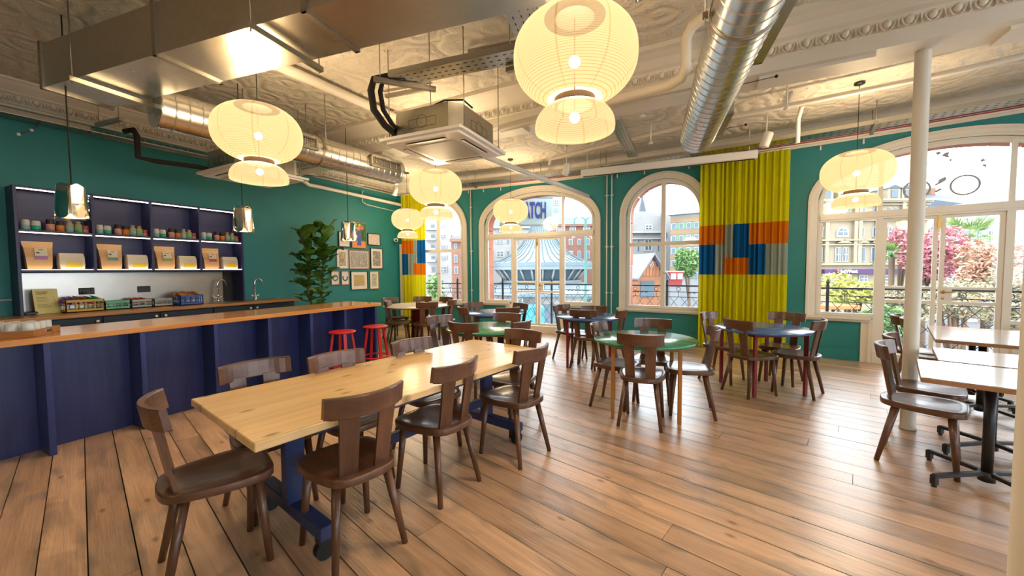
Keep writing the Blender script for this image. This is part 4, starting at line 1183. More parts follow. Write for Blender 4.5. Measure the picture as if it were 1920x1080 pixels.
# ================================================================== PAPER LANTERNS
def paper_mat(name='paper', gain=1.0):
    m = bpy.data.materials.new('lantern_' + name); m.use_nodes = True
    nt = m.node_tree; N, L = nt.nodes, nt.links
    b = N['Principled BSDF']; out = N['Material Output']
    tc = N.new('ShaderNodeTexCoord'); sx = N.new('ShaderNodeSeparateXYZ'); L.new(tc.outputs['Object'], sx.inputs[0])
    dv = N.new('ShaderNodeMath'); dv.operation = 'MULTIPLY'; dv.inputs[1].default_value = 95.0; L.new(sx.outputs[2], dv.inputs[0])
    fr = N.new('ShaderNodeMath'); fr.operation = 'FRACT'; L.new(dv.outputs[0], fr.inputs[0])
    rp = N.new('ShaderNodeValToRGB'); rp.color_ramp.elements[0].position = .74; rp.color_ramp.elements[1].position = .9
    rp.color_ramp.elements[0].color = (1.0, .655, .30, 1); rp.color_ramp.elements[1].color = (.56, .32, .11, 1)
    L.new(fr.outputs[0], rp.inputs['Fac'])
    # eight seams where the paper overlaps
    at = N.new('ShaderNodeMath'); at.operation = 'ARCTAN2'; L.new(sx.outputs[1], at.inputs[0]); L.new(sx.outputs[0], at.inputs[1])
    s8 = N.new('ShaderNodeMath'); s8.operation = 'MULTIPLY'; s8.inputs[1].default_value = 8 / (2 * PI); L.new(at.outputs[0], s8.inputs[0])
    f8 = N.new('ShaderNodeMath'); f8.operation = 'FRACT'; L.new(s8.outputs[0], f8.inputs[0])
    r8 = N.new('ShaderNodeValToRGB'); r8.color_ramp.elements[0].position = .955; r8.color_ramp.elements[1].position = .965
    r8.color_ramp.elements[0].color = (1, 1, 1, 1); r8.color_ramp.elements[1].color = (.78, .70, .58, 1)
    L.new(f8.outputs[0], r8.inputs['Fac'])
    mu = N.new('ShaderNodeMix'); mu.data_type = 'RGBA'; mu.blend_type = 'MULTIPLY'; mu.inputs[0].default_value = 1.0
    L.new(rp.outputs['Color'], mu.inputs[6]); L.new(r8.outputs['Color'], mu.inputs[7])
    b.inputs['Base Color'].default_value = (.075, .055, .03, 1); L.new(mu.outputs[2], b.inputs['Emission Color'])
    b.inputs['Emission Strength'].default_value = LAMP_E * gain
    b.inputs['Roughness'].default_value = .8
    tr = N.new('ShaderNodeBsdfTransparent'); mx = N.new('ShaderNodeMixShader'); mx.inputs[0].default_value = .125
    L.new(b.outputs[0], mx.inputs[1]); L.new(tr.outputs[0], mx.inputs[2]); L.new(mx.outputs[0], out.inputs['Surface'])
    MATS[name] = m
paper_mat(); paper_mat('paper_low', 1.35)
paint('lantern_ring', (.10, .065, .04), .6); paint('lantern_cap', (.03, .022, .016), .6)
def ribbed(fn, z0, z1, n):
    prof = []
    for i in range(n):
        za, zb = z0 + (z1 - z0) * i / n, z0 + (z1 - z0) * (i + 1) / n
        zm = (za + zb) / 2
        prof += [(fn(za), za), (fn(zm) - .0022, zm)]
    prof.append((fn(z1), z1))
    return prof
def big(z):
    t = max(-1, min(1, (z - .0) / .238))
    return .108 + (.352 - .108) * (max(0, 1 - abs(t) ** 2.35)) ** .62
def small(z):
    t = (z + .268) / .148                 # 0 at the top, -1 at the bottom rim
    t = max(-1, min(0, t))
    return .112 + (.230 - .112) * (1 - (1 + t) ** 2.8) ** .62 - (.004 * max(0, -t - .85) / .15)
LAN = {'upper_shade': MB().lathe(ribbed(big, -.230, .225, 44), 56).mesh('upper_shade', MATS['paper']),
       'lower_shade': MB().lathe(ribbed(small, -.270, -.416, 13), 56).mesh('lower_shade', MATS['paper_low']),
       'collar': MB().lathe([(.100, -.272), (.118, -.272), (.118, -.228), (.100, -.228), (.100, -.272)], 40, smooth=False).mesh('collar', MATS['lantern_ring']),
       'top_ring': MB().lathe([(0, .222), (.112, .222), (.112, .243), (.10, .245), (0, .245)], 40, smooth=False).mesh('top_ring', MATS['lantern_cap']),
       'bulb': MB().ball((0, 0, -.02), .034, 14, 8).mesh('bulb', MATS['bulb']), 'bulb2': MB().ball((0, 0, -.335), .030, 14, 8).mesh('bulb', MATS['bulb'])}
def lantern(x, y, z, label, top=None):
    top = top or CEIL
    t = empty('paper_lantern', (x, y, z), random.uniform(0, .3), label, 'pendant lamp', 'paper lanterns over the tables')
    for k in ('upper_shade', 'lower_shade', 'collar', 'top_ring', 'bulb'): place(k, LAN[k], t)
    place('bulb', LAN['bulb2'], t)
    MB().tube([(0, 0, -.29), (0, 0, top - z - .02)], .0035, 6).build('cable', MATS['black_rubber'], t)
    MB().lathe([(0, top - z - .025), (.05, top - z - .025), (.055, top - z), (0, top - z)], 20).build('ceiling_rose', MATS['black_metal'], t)
    ld = bpy.data.lights.new('bulb_light', 'POINT'); ld.energy = LAMP_W; ld.color = (1.0, .74, .43); ld.shadow_soft_size = .18; ld.specular_factor = .2
    lo = bpy.data.objects.new('bulb_light', ld); C.objects.link(lo); lo.parent = t; lo.location = (0, 0, -.02)
    return t
lantern(-3.62, 2.06, 2.665, 'glowing paper lantern over the bar side of the pine table')
lantern(-3.36, 4.21, 2.56, 'glowing paper lantern below the ceiling air unit')
lantern(-6.20, 6.74, 2.60, 'glowing paper lantern before the short curtain, smallest in view')
lantern(-3.65, 6.93, 2.62, 'glowing paper lantern before the window with the sign')
lantern(1.50, 6.13, 2.595, 'glowing paper lantern before the large right window')
lantern(-.735, 2.20, 2.655, 'largest glowing paper lantern, nearest to us', 3.05)
lantern(2.1, .9, 2.62, 'added glowing paper lantern out of view behind the right column')  # unseen lantern added to light the room
lantern(-2.4, -1.6, 2.62, 'added glowing paper lantern out of view behind the viewer')  # second added lantern, out of view, for more light indoors

# ---- mirrored petal pendants over the bar
def petal_mb():
    mb = MB(); hw, h = .046, .152
    pts = []
    for k in range(13): a = PI * k / 12; pts.append((hw * math.cos(a), h - hw + hw * math.sin(a)))
    for k in range(13): a = PI + PI * k / 12; pts.append((hw * math.cos(a), -h + hw + hw * math.sin(a)))
    n = len(pts)
    def p3(x, z, d): return (.096 + d - x * x * 2.5 - .010 * (z / .15), x, z)
    vs = [p3(x, z, 0) for x, z in pts] + [p3(x, z, .004) for x, z in pts]
    mb.add(vs, [tuple(range(n)), tuple(range(n, 2 * n))[::-1]] + [(i, (i + 1) % n, n + (i + 1) % n, n + i) for i in range(n)])
    return mb
PET = petal_mb().mesh('mirror_petal', MATS['chrome'])
def mirror_pendant(x, y, z, label):
    t = empty('mirror_pendant', (x, y, z), 0, label, 'pendant lamp', 'mirrored pendants over the bar')
    for k in range(6): place('mirror_petal', PET, t, None, (0, 0, R(60 * k + 8)))
    MB().lathe([(0, -.138), (.074, -.138), (.078, -.132), (.074, -.112), (0, -.110)], 24).build('glowing_core', MATS['lamp_inner'], t)
    MB().lathe([(.060, -.108), (.060, .10), (.072, .105), (.06, .138), (.03, .157), (0, .162)], 24).build('cap', MATS['strut'], t)
    MB().tube([(0, 0, .15), (0, 0, CEIL - z)], .005, 6).build('cable', MATS['black_rubber'], t)
mirror_pendant(-5.0, 1.245, 2.06, 'mirrored petal pendant over the near end of the bar')
mirror_pendant(-5.0, 2.63, 2.06, 'mirrored petal pendant over the middle of the bar, right of shelving')
mirror_pendant(-5.0, 4.13, 2.045, 'mirrored petal pendant over the far end of the bar, before pictures')

# ================================================================== AIR DUCTS AND SERVICES
DA = R(8.5)
du = empty('rectangular_duct', (-5.22, 1.385, 3.05), DA, 'long galvanised rectangular duct under the ceiling', 'duct')
joints = [0, 1.52, 2.95, 4.4, 5.9, 7.4]
HW, HT = .225, .37
for i in range(5):
    a, b = joints[i] + .012, joints[i + 1] - .012
    MB().bx(a, b, -HW, HW, 0, HT).build('duct_section', MATS['galv'], du)
for j in joints:
    f = MB(); k = .016
    f.bx(j - .02, j + .02, -HW - k, HW + k, -k, 0); f.bx(j - .02, j + .02, -HW - k, HW + k, HT, HT + k)
    f.bx(j - .02, j + .02, -HW - k, -HW, -k, HT + k); f.bx(j - .02, j + .02, HW, HW + k, -k, HT + k)
    f.build('flange', MATS['strut'], du)
MB().bx(.0, .01, -HW, HW, 0, HT).build('end_plate', MATS['galv'], du)
ca, sa = math.cos(DA), math.sin(DA)
for u, lab in ((.55, 'slotted steel hanger bar under the left end of the rectangular duct'), (2.55, 'slotted steel hanger bar under the rectangular duct near its second joint'), (4.9, 'slotted steel hanger bar under the right part of the rectangular duct')):
    t = empty('duct_hanger', (-5.22 + u * ca, 1.385 + u * sa, 3.05), DA, lab, 'hanger', 'duct hanger bars')
    MB().rbx(-.021, .021, -.30, .30, -.062, -.021, .003).build('bar', MATS['galv'], t)
    sl = MB()
    for q in range(9): sl.bx(-.022, -.0205, -.26 + .06 * q, -.23 + .06 * q, -.048, -.034)
    sl.build('slots', MATS['black_metal'], t)['kind'] = 'stuff'
    for s in (-1, 1): MB().tube([(0, s * .275, -.075), (0, s * .275, CEIL - 3.05)], .005, 6).build('rod', MATS['strut'], t)
def spiral(name, p0, p1, r, label, seams=.105, cap=True):
    p0, p1 = Vector(p0), Vector(p1)
    Ld = (p1 - p0).length; d = (p1 - p0) / Ld
    t = empty(name, p0, 0, label, 'duct')
    pts, rs = [], []
    s = .02
    while s < Ld - .02:
        for ds, k in ((-.006, 0), (-.0005, 0), (.0015, .0028), (.0055, .0028), (.0075, 0), (.013, 0)):
            pts.append(d * (s + ds)); rs.append(r + k)
        s += seams
    pts.append(d * Ld); rs.append(r)
    MB().tube(pts, rs, 40, caps=True).build('spiral_tube', MATS['galv_spiral'], t)
    for q in (1.6, 3.3):
        if q < Ld:
            mb = MB(); mb.tube([d * (q - .012), d * (q + .012)], r + .009, 40); o = mb.build('hanger_band', MATS['strut'], t)
            sd = d.cross(Vector((0, 0, 1)))
            for k in (-1, 1):
                c = d * q + sd * k * (r + .03)
                MB().tube([c + Vector((0, 0, -.04)), c + Vector((0, 0, CEIL - p0.z))], .005, 6).box(c, (.03, .03, .03)).build('rod', MATS['strut'], o)
    return t, d
def duct_grille(parent, base, d, side, r, u0, u1, h=.15):
    """louvred side grille"""
    up = Vector((0, 0, 1)); out = side
    M = Matrix((d, out, up)).transposed()
    c = base + d * ((u0 + u1) / 2) + out * (r + .012)
    L2 = u1 - u0
    fr = MB(); k = .022
    for a, b, e, g in ((-L2 / 2, L2 / 2, h / 2 - k, h / 2), (-L2 / 2, L2 / 2, -h / 2, -h / 2 + k), (-L2 / 2, -L2 / 2 + k, -h / 2, h / 2), (L2 / 2 - k, L2 / 2, -h / 2, h / 2)):
        fr.box(c + d * ((a + b) / 2) + up * ((e + g) / 2), (b - a, .07, g - e), M=M)
    o = fr.build('grille_frame', MATS['galv'], parent)
    dk = MB(); dk.box(c - out * .02, (L2 - .03, .02, h - .03), M=M); dk.build('grille_throat', MATS['black_metal'], o)
    nv = int(L2 / .026)
    lv = MB()
    for q in range(1, nv): lv.box(c + d * (-L2 / 2 + L2 * q / nv) + out * .025, (.005, .012, h - .04), M=M)
    for q in range(1, 6): lv.box(c + up * (-h / 2 + h * q / 6) + out * .018, (L2 - .04, .012, .004), M=M)
    lv.build('louvres', MATS['steel'], o)['kind'] = 'stuff'
t, d = spiral('spiral_duct', (.62, -.6, 2.95), (-.205, 4.93, 2.93), .178, 'shiny spiral duct running overhead towards the windows')
side = d.cross(Vector((0, 0, 1))); side.normalize()
for a, b in ((3.05, 3.85), (4.75, 5.35)): duct_grille(t, Vector((0, 0, -.02)), d, side, .17, a, b, .13)
t, d = spiral('spiral_duct', (-4.70, 1.72, 2.99), (-4.46, 4.63, 2.98), .185, 'spiral duct with two grilles running above the bar')
side = d.cross(Vector((0, 0, 1))); side.normalize()
for a, b in ((1.02, 1.50), (2.28, 2.82)): duct_grille(t, Vector((0, 0, .02)), d, side, .17, a, b, .16)

def cassette(x, y, z, rz, label):
    t = empty('ceiling_air_unit', (x, y, z), rz, label, 'air conditioner', 'ceiling air units')
    w, b = .475, .40
    oct_ = [(-b, -b + .10), (-b + .10, -b), (b - .10, -b), (b, -b + .10), (b, b - .10), (b - .10, b), (-b + .10, b), (-b, b - .10)]
    MB().prism(oct_, .045, .30).build('casing', MATS['galv'], t)
    fr = MB(); fr.prism(rounded_poly([(-w, -w), (w, -w), (w, w), (-w, w)], .03, 3), .02, .048); fr.prism(rounded_poly([(-w + .05, -w + .05), (w - .05, -w + .05), (w - .05, w - .05), (-w + .05, w - .05)], .03, 3), .0, .02)
    pn = fr.build('panel', MATS['white_plastic'], t)
    MB().rbx(-.26, .26, -.26, .26, -.006, .001, .003).build('intake_grille', MATS['grey_panel'], pn)
    for k in range(4):
        a = R(90 * k); c, s = math.cos(a), math.sin(a)
        MB().box((c * .345, s * .345, -.001), (.045, .46, .006), rz=a).build('air_slot', MATS['black_metal'], pn)
        MB().box((c * .34, s * .34, -.006), (.030, .45, .004), M=Matrix.Rotation(a, 3, 'Z') @ Matrix.Rotation(R(14), 3, 'Y')).build('louvre', MATS['white_plastic'], pn)
    for a in (-1, 1):
        for c in (-1, 1): MB().tube([(a * .44, c * .35, .06), (a * .44, c * .35, CEIL - z)], .005, 6).box((a * .42, c * .35, .075), (.06, .04, .008)).build('rod', MATS['strut'], t)
    # knock-outs on the casing sides
    for (nx, ny, rz2) in ((0, -1, 0), (1, 0, PI / 2)):
        ring = MB(); Mz = Matrix.Rotation(rz2, 3, 'Z')
        pts = [Mz @ Vector((.06 * math.cos(q), -b - .001, .17 + .06 * math.sin(q))) for q in [2 * PI * i / 20 for i in range(20)]]
        ring.tube(pts, .0018, 4, closed=True)
        pts = [Mz @ Vector(p) for p in ((-.16, -b - .001, .12), (.16, -b - .001, .12), (.16, -b - .001, .20), (-.16, -b - .001, .20))]
        ring.tube(pts, .0018, 4, closed=True)
        ring.build('knock_out', MATS['black_metal'], t)
    return t
cassette(-2.515, 3.33, 2.69, R(3), 'white square ceiling air unit hanging in the middle of the room')
cassette(-5.53, 3.08, 2.69, R(0), 'white square ceiling air unit above the bar, behind a lantern')
def pipe(name, pts, r, mat, label, cat, seg=10, group=None):
    o = MB().tube(pts, r, seg).build(name, MATS[mat]); return tag(o, label, cat, group)
# refrigerant lines and condensate
pipe('insulated_pipe', [(-2.50, 2.72, 3.20), (-2.62, 2.66, 3.19), (-2.76, 2.60, 3.17), (-2.80, 2.60, 3.08), (-2.80, 2.63, 2.92), (-2.84, 2.80, 2.84), (-2.90, 3.02, 2.82)], .032, 'black_foam', 'thick black insulated pipe looping down to the middle air unit', 'pipe')
pipe('insulated_pipe', [(-2.50, 2.78, 3.20), (-2.60, 2.72, 3.20), (-2.71, 2.66, 3.18), (-2.745, 2.66, 3.08), (-2.745, 2.69, 2.93), (-2.80, 2.86, 2.86), (-2.90, 3.10, 2.86)], .022, 'black_foam', 'thin black insulated pipe looping down to the middle air unit', 'pipe')
pipe('power_cable', [(-2.93, 2.98, 2.80), (-2.86, 3.0, 2.90), (-2.60, 3.10, 3.05), (-2.40, 3.16, 3.12), (-2.20, 3.20, 3.10), (-2.12, 3.24, 3.02)], .009, 'black_rubber', 'black cable arching over the middle air unit', 'cable')
pipe('insulated_pipe', [(-6.25, 2.02, 3.12), (-6.10, 2.05, 3.12), (-6.05, 2.06, 3.04), (-6.05, 2.06, 2.80), (-6.0, 2.2, 2.78), (-5.95, 2.62, 2.80), (-5.93, 2.85, 2.78)], .030, 'black_foam', 'black insulated pipe dropping to the air unit above the bar', 'pipe')
pipe('condensate_pipe', [(-2.46, 3.84, 2.80), (-2.50, 4.6, 2.84), (-2.36, 6.2, 2.87), (-2.26, 7.60, 2.90)], .038, 'white_plastic', 'white drain pipe from the middle air unit to the window wall', 'pipe', 12)
pipe('drain_pipe', [(-5.4, 3.56, 2.84), (-7.08, 4.95, 3.13), (-7.10, 5.2, 3.14), (-7.10, 7.45, 3.11), (-7.14, 7.52, 3.10)], .036, 'white_plastic', 'white drain pipe along the top of the teal wall', 'pipe', 12)
pipe('conduit_loop', [(-7.26, 6.40, 3.28), (-7.2, 6.38, 3.28), (-7.2, 6.36, 3.22), (-7.2, 6.36, 3.02), (-7.2, 6.5, 2.98), (-7.2, 7.4, 2.94)], .010, 'white_plastic', 'thin white conduit looping below the drain pipe', 'conduit', 8)
pipe('soil_pipe', [(-4.05, 1.9, 3.56), (-4.0, 3.0, 3.56), (-3.95, 4.10, 3.56)], .055, 'white_paint', 'thick cream pipe close under the ceiling above the left lantern', 'pipe', 14)
a, b, c_, d_ = Zp(1296, 84, 3.50), Zp(1279, 100, 3.46), Zp(1277, 180, 3.12), Zp(1262, 190, 3.09)
pipe('soil_pipe', [(.55, 3.35, 3.53), (-.05, 3.62, 3.52), (-.20, 3.70, 3.49), (-.25, 3.74, 3.42), (-.25, 3.78, 3.20), (-.29, 3.80, 3.12), (-.40, 3.82, 3.09), (-2.2, 3.95, 3.06)], .045, 'white_paint', 'cream pipe with a drop bend beside the overhead spiral duct', 'pipe', 14)
pipe('sprinkler_main', [(-2.72, 6.72, 3.36), (-2.70, 6.70, 3.45), (-2.62, 6.66, 3.46), (-.3, 6.05, 3.46), (.9, 5.95, 3.46), (1.9, 5.82, 3.46), (3.4, 5.5, 3.46)], .030, 'white_paint', 'long cream sprinkler pipe under the ceiling before the windows', 'pipe', 12)
pipe('drop_pipe', [(.93, 6.02, 3.46), (.95, 6.35, 3.43), (.95, 6.40, 3.40), (.95, 6.40, 3.10)], .026, 'white_plastic', 'short white pipe dropping from the sprinkler pipe', 'pipe', 12)
# perforated cable trays
def tray(name, pts, wd, label, lip=.05, holes=True, mat='galv', cat='cable tray'):
    t = empty(name, pts[0], 0, label, cat)
    o0 = Vector(pts[0])
    for i in range(len(pts) - 1):
        a, b = Vector(pts[i]) - o0, Vector(pts[i + 1]) - o0
        d = (b - a); Ld = d.length; d.normalize(); s = d.cross(Vector((0, 0, 1))); s.normalize(); up = s.cross(d)
        M = Matrix((d, s, up)).transposed(); c = (a + b) / 2
        mb = MB(); mb.box(c, (Ld, wd, .003), M=M)
        for k in (-1, 1): mb.box(c + s * k * wd / 2 + up * lip / 2, (Ld, .003, lip), M=M)
        mb.build('tray_section', MATS[mat], t)
        if holes:
            h = MB(); n = int(Ld / .07)
            for q in range(n):
                for j in range(3):
                    h.box(a + d * (.035 + .07 * q) + s * (wd * (-.3 + .3 * j)) - up * .002, (.028, .009, .002), M=M)
            h.build('slots', MATS['black_metal'], t)['kind'] = 'stuff'
    return t
tray('cable_tray', [(-2.62, 2.72, 3.17), (-1.42, 2.92, 3.19)], .21, 'slotted galvanised cable tray above the middle air unit')
tray('cable_tray', [(-1.36, 3.1, 3.21), (-1.05, 1.7, 3.23)], .20, 'slotted galvanised cable tray behind the nearest lantern')
tray('cable_tray', [(-1.22, 5.3, 3.42), (-1.30, 7.1, 3.40)], .16, 'narrow cable tray crossing towards the middle window')
tray('cable_tray', [(-7.06, -2.5, 3.215), (-7.06, 1.92, 3.215)], .26, 'grey cable tray along the top of the teal wall', mat='strut', holes=False)
def basket(pts, wd, label):
    t = empty('cable_basket', pts[0], 0, label, 'cable basket'); o0 = Vector(pts[0])
    a, b = Vector((0, 0, 0)), Vector(pts[1]) - o0
    d = b.normalized(); s = d.cross(Vector((0, 0, 1))); Ld = b.length
    mb = MB()
    for k in range(6): mb.tube([a + s * (-wd / 2 + wd * k / 5), b + s * (-wd / 2 + wd * k / 5)], .003, 5)
    for k in (-1, 1): mb.tube([a + s * k * wd / 2 + Vector((0, 0, .05)), b + s * k * wd / 2 + Vector((0, 0, .05))], .003, 5)
    mb.build('long_wires', MATS['steel'], t)['kind'] = 'stuff'
    cw = MB(); q = 0
    while q < Ld: 
        p = d * q; cw.tube([p - s * wd / 2 + Vector((0, 0, .05)), p - s * wd / 2, p + s * wd / 2, p + s * wd / 2 + Vector((0, 0, .05))], .0025, 4); q += .10
    cw.build('cross_wires', MATS['steel'], t)['kind'] = 'stuff'
basket([(-7.08, 1.95, 3.21), (-7.08, 4.45, 3.25)], .22, 'wire cable basket continuing along the teal wall')
basket([(-7.0, 5.0, 3.33), (-7.0, 7.3, 3.33)], .16, 'wire cable basket above the pictures')
for k, (dx, dz, mt, lab) in enumerate(((-.10, .02, 'purple_cable', 'purple cable lying in the tray on the teal wall, upper'), (-.03, .018, 'purple_cable', 'purple cable lying in the tray on the teal wall, middle'), (.09, -.004, 'red_cable', 'reddish cable clipped below the tray on the teal wall'), (.12, -.012, 'white_plastic', 'white cable clipped below the tray on the teal wall'))):
    pipe('cable', [(-7.06 + dx, -2.4, 3.215 + dz), (-7.06 + dx, 1.95, 3.225 + dz), (-7.08 + dx, 3.0, 3.235 + dz), (-7.08 + dx, 4.5, 3.27 + dz), (-7.05 + dx * .5, 5.3, 3.36), (-7.05 + dx * .5, 7.2, 3.35)], .011 if k < 2 else .006, mt, lab, 'cable', 6, 'cables along the teal wall')
# tray along the window wall
def curved_tray(x0, x1, z, d0, wd, label):
    t = empty('cable_tray', W(x0, z, d0), 0, label, 'cable tray'); inv = Matrix.Translation(-t.location)
    mb = MB(); strip(mb, x0, x1, z, z + .003, d0 - wd / 2, d0 + wd / 2); strip(mb, x0, x1, z, z + .055, d0 - wd / 2 - .003, d0 - wd / 2); strip(mb, x0, x1, z, z + .055, d0 + wd / 2, d0 + wd / 2 + .003)
    o = mb.build('tray_section', MATS['galv'], t); o.matrix_parent_inverse = inv
    sl = MB(); x = x0 + .05
    while x < x1 - .05:
        for j in (-1, 0, 1): strip(sl, x, x + .03, z - .0025, z - .0005, d0 + j * .08 - .006, d0 + j * .08 + .006, n=1)
        x += .085
    o = sl.build('slots', MATS['black_metal'], t); o.matrix_parent_inverse = inv; o['kind'] = 'stuff'
curved_tray(-6.0, 4.2, 3.36, .62, .26, 'long galvanised cable tray above the windows')
for k, (dd, mt, lab) in enumerate(((.40, 'purple_cable', 'purple cable along the window wall tray'), (.36, 'red_cable', 'red cable along the window wall'), (.33, 'white_plastic', 'white cable along the window wall'))):
    pts = [W(-6 + .3 * i, 3.37 - .012 * k, dd) for i in range(34)]
    pipe('cable', pts, .008, mt, lab, 'cable', 6, 'cables along the window wall')
for i, (x, lab) in enumerate(((-4.9, 'steel strut crossing the window wall tray, far left'), (-3.3, 'steel strut crossing the tray above the door with sign'), (-1.9, 'steel strut crossing the tray beside the speaker'), (-.15, 'steel strut crossing the tray behind the overhead spiral duct'), (2.0, 'steel strut crossing the tray before the large right window'))):
    t = empty('support_strut', W(x, 3.335, .62), math.atan2(-1, -(x + 2.4) / 26) + PI / 2, lab, 'strut', 'tray support struts')
    MB().rbx(-.021, .021, -.26, .26, -.02, .021, .002).build('bar', MATS['strut'], t)
    for s in (-.2, .2): MB().tube([(0, s, -.04), (0, s, CEIL - 3.335)], .005, 6).build('rod', MATS['strut'], t)
for i, (p0, p1, lab) in enumerate((((-6.45, 1.84, 3.17), (-5.95, 1.90, 3.17), 'short steel strut hung above the near end of the bar'), ((-2.68, 2.42, 3.60), (-1.70, 2.58, 3.60), 'steel channel fixed to the ceiling beside the rectangular duct'), ((-2.2, 3.30, 3.60), (-1.55, 3.42, 3.60), 'steel channel fixed to the ceiling beyond the cable tray'),
                                   ((-3.65, 3.62, 3.60), (-3.0, 3.72, 3.60), 'steel channel fixed to the ceiling left of the middle air unit'), ((-2.72, 2.56, 3.145), (-2.36, 2.98, 3.145), 'steel strut end under the cable tray above air unit'), ((-1.62, 3.02, 3.16), (-1.30, 3.02, 3.16), 'short strut under the tray behind the nearest lantern'))):
    a, b = Vector(p0), Vector(p1); c = (a + b) / 2; d = b - a
    t = empty('support_strut', c, math.atan2(d.y, d.x), lab, 'strut', 'ceiling channels')
    L2 = d.length / 2
    MB().rbx(-L2, L2, -.021, .021, -.021, .021, .003).build('bar', MATS['strut'], t)
    if c.z < 3.5:
        for s in (-.8, .8): MB().tube([(s * L2, 0, -.03), (s * L2, 0, CEIL - c.z)], .005, 6).build('rod', MATS['strut'], t)
# projector screen case
sa_, sb_ = Zp(1090, 332, 3.16), Zp(1420, 297, 3.16)
c = (sa_ + sb_) / 2; d = sb_ - sa_
t = empty('projection_screen', (c.x, c.y, 3.16), math.atan2(d.y, d.x), 'long white roller screen case hung before the windows', 'projection screen')
MB().rbx(-d.length / 2, d.length / 2, -.06, .06, 0, .125, .012).build('case', MATS['white_plastic'], t)
MB().bx(-d.length / 2 + .04, d.length / 2 - .04, -.02, .0, -.012, .0).build('screen_bar', MATS['black_metal'], t)
for s in (-1, 1): MB().tube([(s * d.length * .46, 0, .12), (s * d.length * .46, 0, CEIL - 3.16)], .006, 6).build('rod', MATS['white_plastic'], t)
# speakers, camera, heads
for (px, py, lab) in ((740, 358, 'small white speaker above the teal wall corner'), (1062, 318, 'small white speaker left of the screen case'), (1437, 262, 'small white speaker above the tall curtain')):
    p = Zp(px, py, 3.22)
    t = empty('ceiling_speaker', p, 0, lab, 'speaker', 'white ceiling speakers')
    M = Matrix.Rotation(R(18), 3, 'Y')
    mb = MB(); mb.lathe([(0, -.10), (.052, -.10), (.060, -.09), (.060, .09), (.05, .10), (0, .10)], 24); mb.v = [tuple(M @ Vector(q)) for q in mb.v]
    mb.build('body', MATS['white_plastic'], t)
    MB().tube([(0, 0, .08), (0, 0, CEIL - 3.22)], .008, 8).build('bracket', MATS['white_plastic'], t)
t = empty('security_camera', (-7.20, 7.42, 2.22), 0, 'small white security camera in the far corner', 'camera')
MB().tube([(-.09, 0, .0), (0, 0, 0)], .045, 16).build('mount', MATS['white_plastic'], t)
mb = MB(); mb.tube([(0, 0, 0), (.10, -.12, -.02)], .042, 18); mb.build('body', MATS['white_plastic'], t)
MB().tube([(.10, -.12, -.02), (.108, -.13, -.0215)], .028, 16).build('lens', MATS['black_metal'], t)
for (px, py, lab) in ((1184, 196, 'small white sprinkler head hung right of the nearest lantern'), (1205, 217, 'small white sprinkler head just below the cream pipe'), (1220, 268, 'small white sprinkler head beyond the cream pipe'), (1475, 203, 'white flat detector head before the right window'), (1375, 187, 'small white sprinkler head right of the spiral duct')):
    p = Zp(px, py, 3.30)
    t = empty('fire_sprinkler', p, 0, lab, 'sprinkler', 'sprinkler heads')
    MB().lathe([(0, -.012), (.030, -.012), (.034, -.004), (.02, .012), (.012, .03), (0, .03)], 16).build('head', MATS['white_plastic'], t)
    MB().tube([(0, 0, .02), (0, 0, CEIL - 3.30)], .009, 8).build('stem', MATS['white_plastic'], t)

pipe('wall_conduit', [(-7.285, -1.5, 1.13), (-7.285, 1.28, 1.13)], .010, 'white_plastic', 'thin cream conduit on the dark teal wall left of the shelving', 'conduit', 8)
t = empty('hanging_lead', (-7.02, 1.52, 3.19), 0, 'short purple lead with white connectors hanging from the wall tray', 'cable')
MB().tube([(0, 0, .02), (.02, -.02, -.05), (.05, -.08, -.12), (.08, -.17, -.19)], .006, 6).build('lead', MATS['purple_cable'], t)
for p_ in ((.045, -.07, -.11), (.082, -.175, -.195)): MB().rbox(p_, (.03, .03, .03), .006).build('connector', MATS['white_plastic'], t)
for q, (x_, y_, lab) in enumerate(((.12, 3.72, 'thin damper rod with black knob on the overhead spiral duct, nearer'), (-.02, 4.80, 'thin damper rod with black knob on the overhead spiral duct, farther'))):
    t = empty('damper_rod', (x_, y_, 2.93), 0, lab, 'rod', 'damper rods on the spiral duct')
    MB().tube([(0, 0, 0), (.28, .0, .012)], .003, 6).build('rod', MATS['black_metal'], t); MB().ball((.285, 0, .012), .013, 8, 6).build('knob', MATS['black_rubber'], t)

# ================================================================== CURTAINS
def cloth(name, c, trans=.35):
    m = bpy.data.materials.new(name); m.use_nodes = True
    nt = m.node_tree; N, L = nt.nodes, nt.links; N.clear()
    out = N.new('ShaderNodeOutputMaterial')
    tc = N.new('ShaderNodeTexCoord'); nz = N.new('ShaderNodeTexNoise'); nz.inputs['Scale'].default_value = 40
    L.new(tc.outputs['Object'], nz.inputs['Vector'])
    rp = N.new('ShaderNodeValToRGB'); rp.color_ramp.elements[0].color = col4([k * .9 for k in c]); rp.color_ramp.elements[1].color = col4([min(1, k * 1.08) for k in c])
    L.new(nz.outputs['Fac'], rp.inputs['Fac'])
    df = N.new('ShaderNodeBsdfDiffuse'); tr = N.new('ShaderNodeBsdfTranslucent'); mx = N.new('ShaderNodeMixShader'); mx.inputs[0].default_value = trans
    L.new(rp.outputs['Color'], df.inputs['Color']); L.new(rp.outputs['Color'], tr.inputs['Color'])
    L.new(df.outputs[0], mx.inputs[1]); L.new(tr.outputs[0], mx.inputs[2]); L.new(mx.outputs[0], out.inputs['Surface'])
    MATS[name] = m
cloth('cloth_lime', (.74, .69, .014)); cloth('cloth_orange', (.72, .20, .012)); cloth('cloth_blue', (.010, .125, .35)); cloth('cloth_pale', (.36, .42, .36))
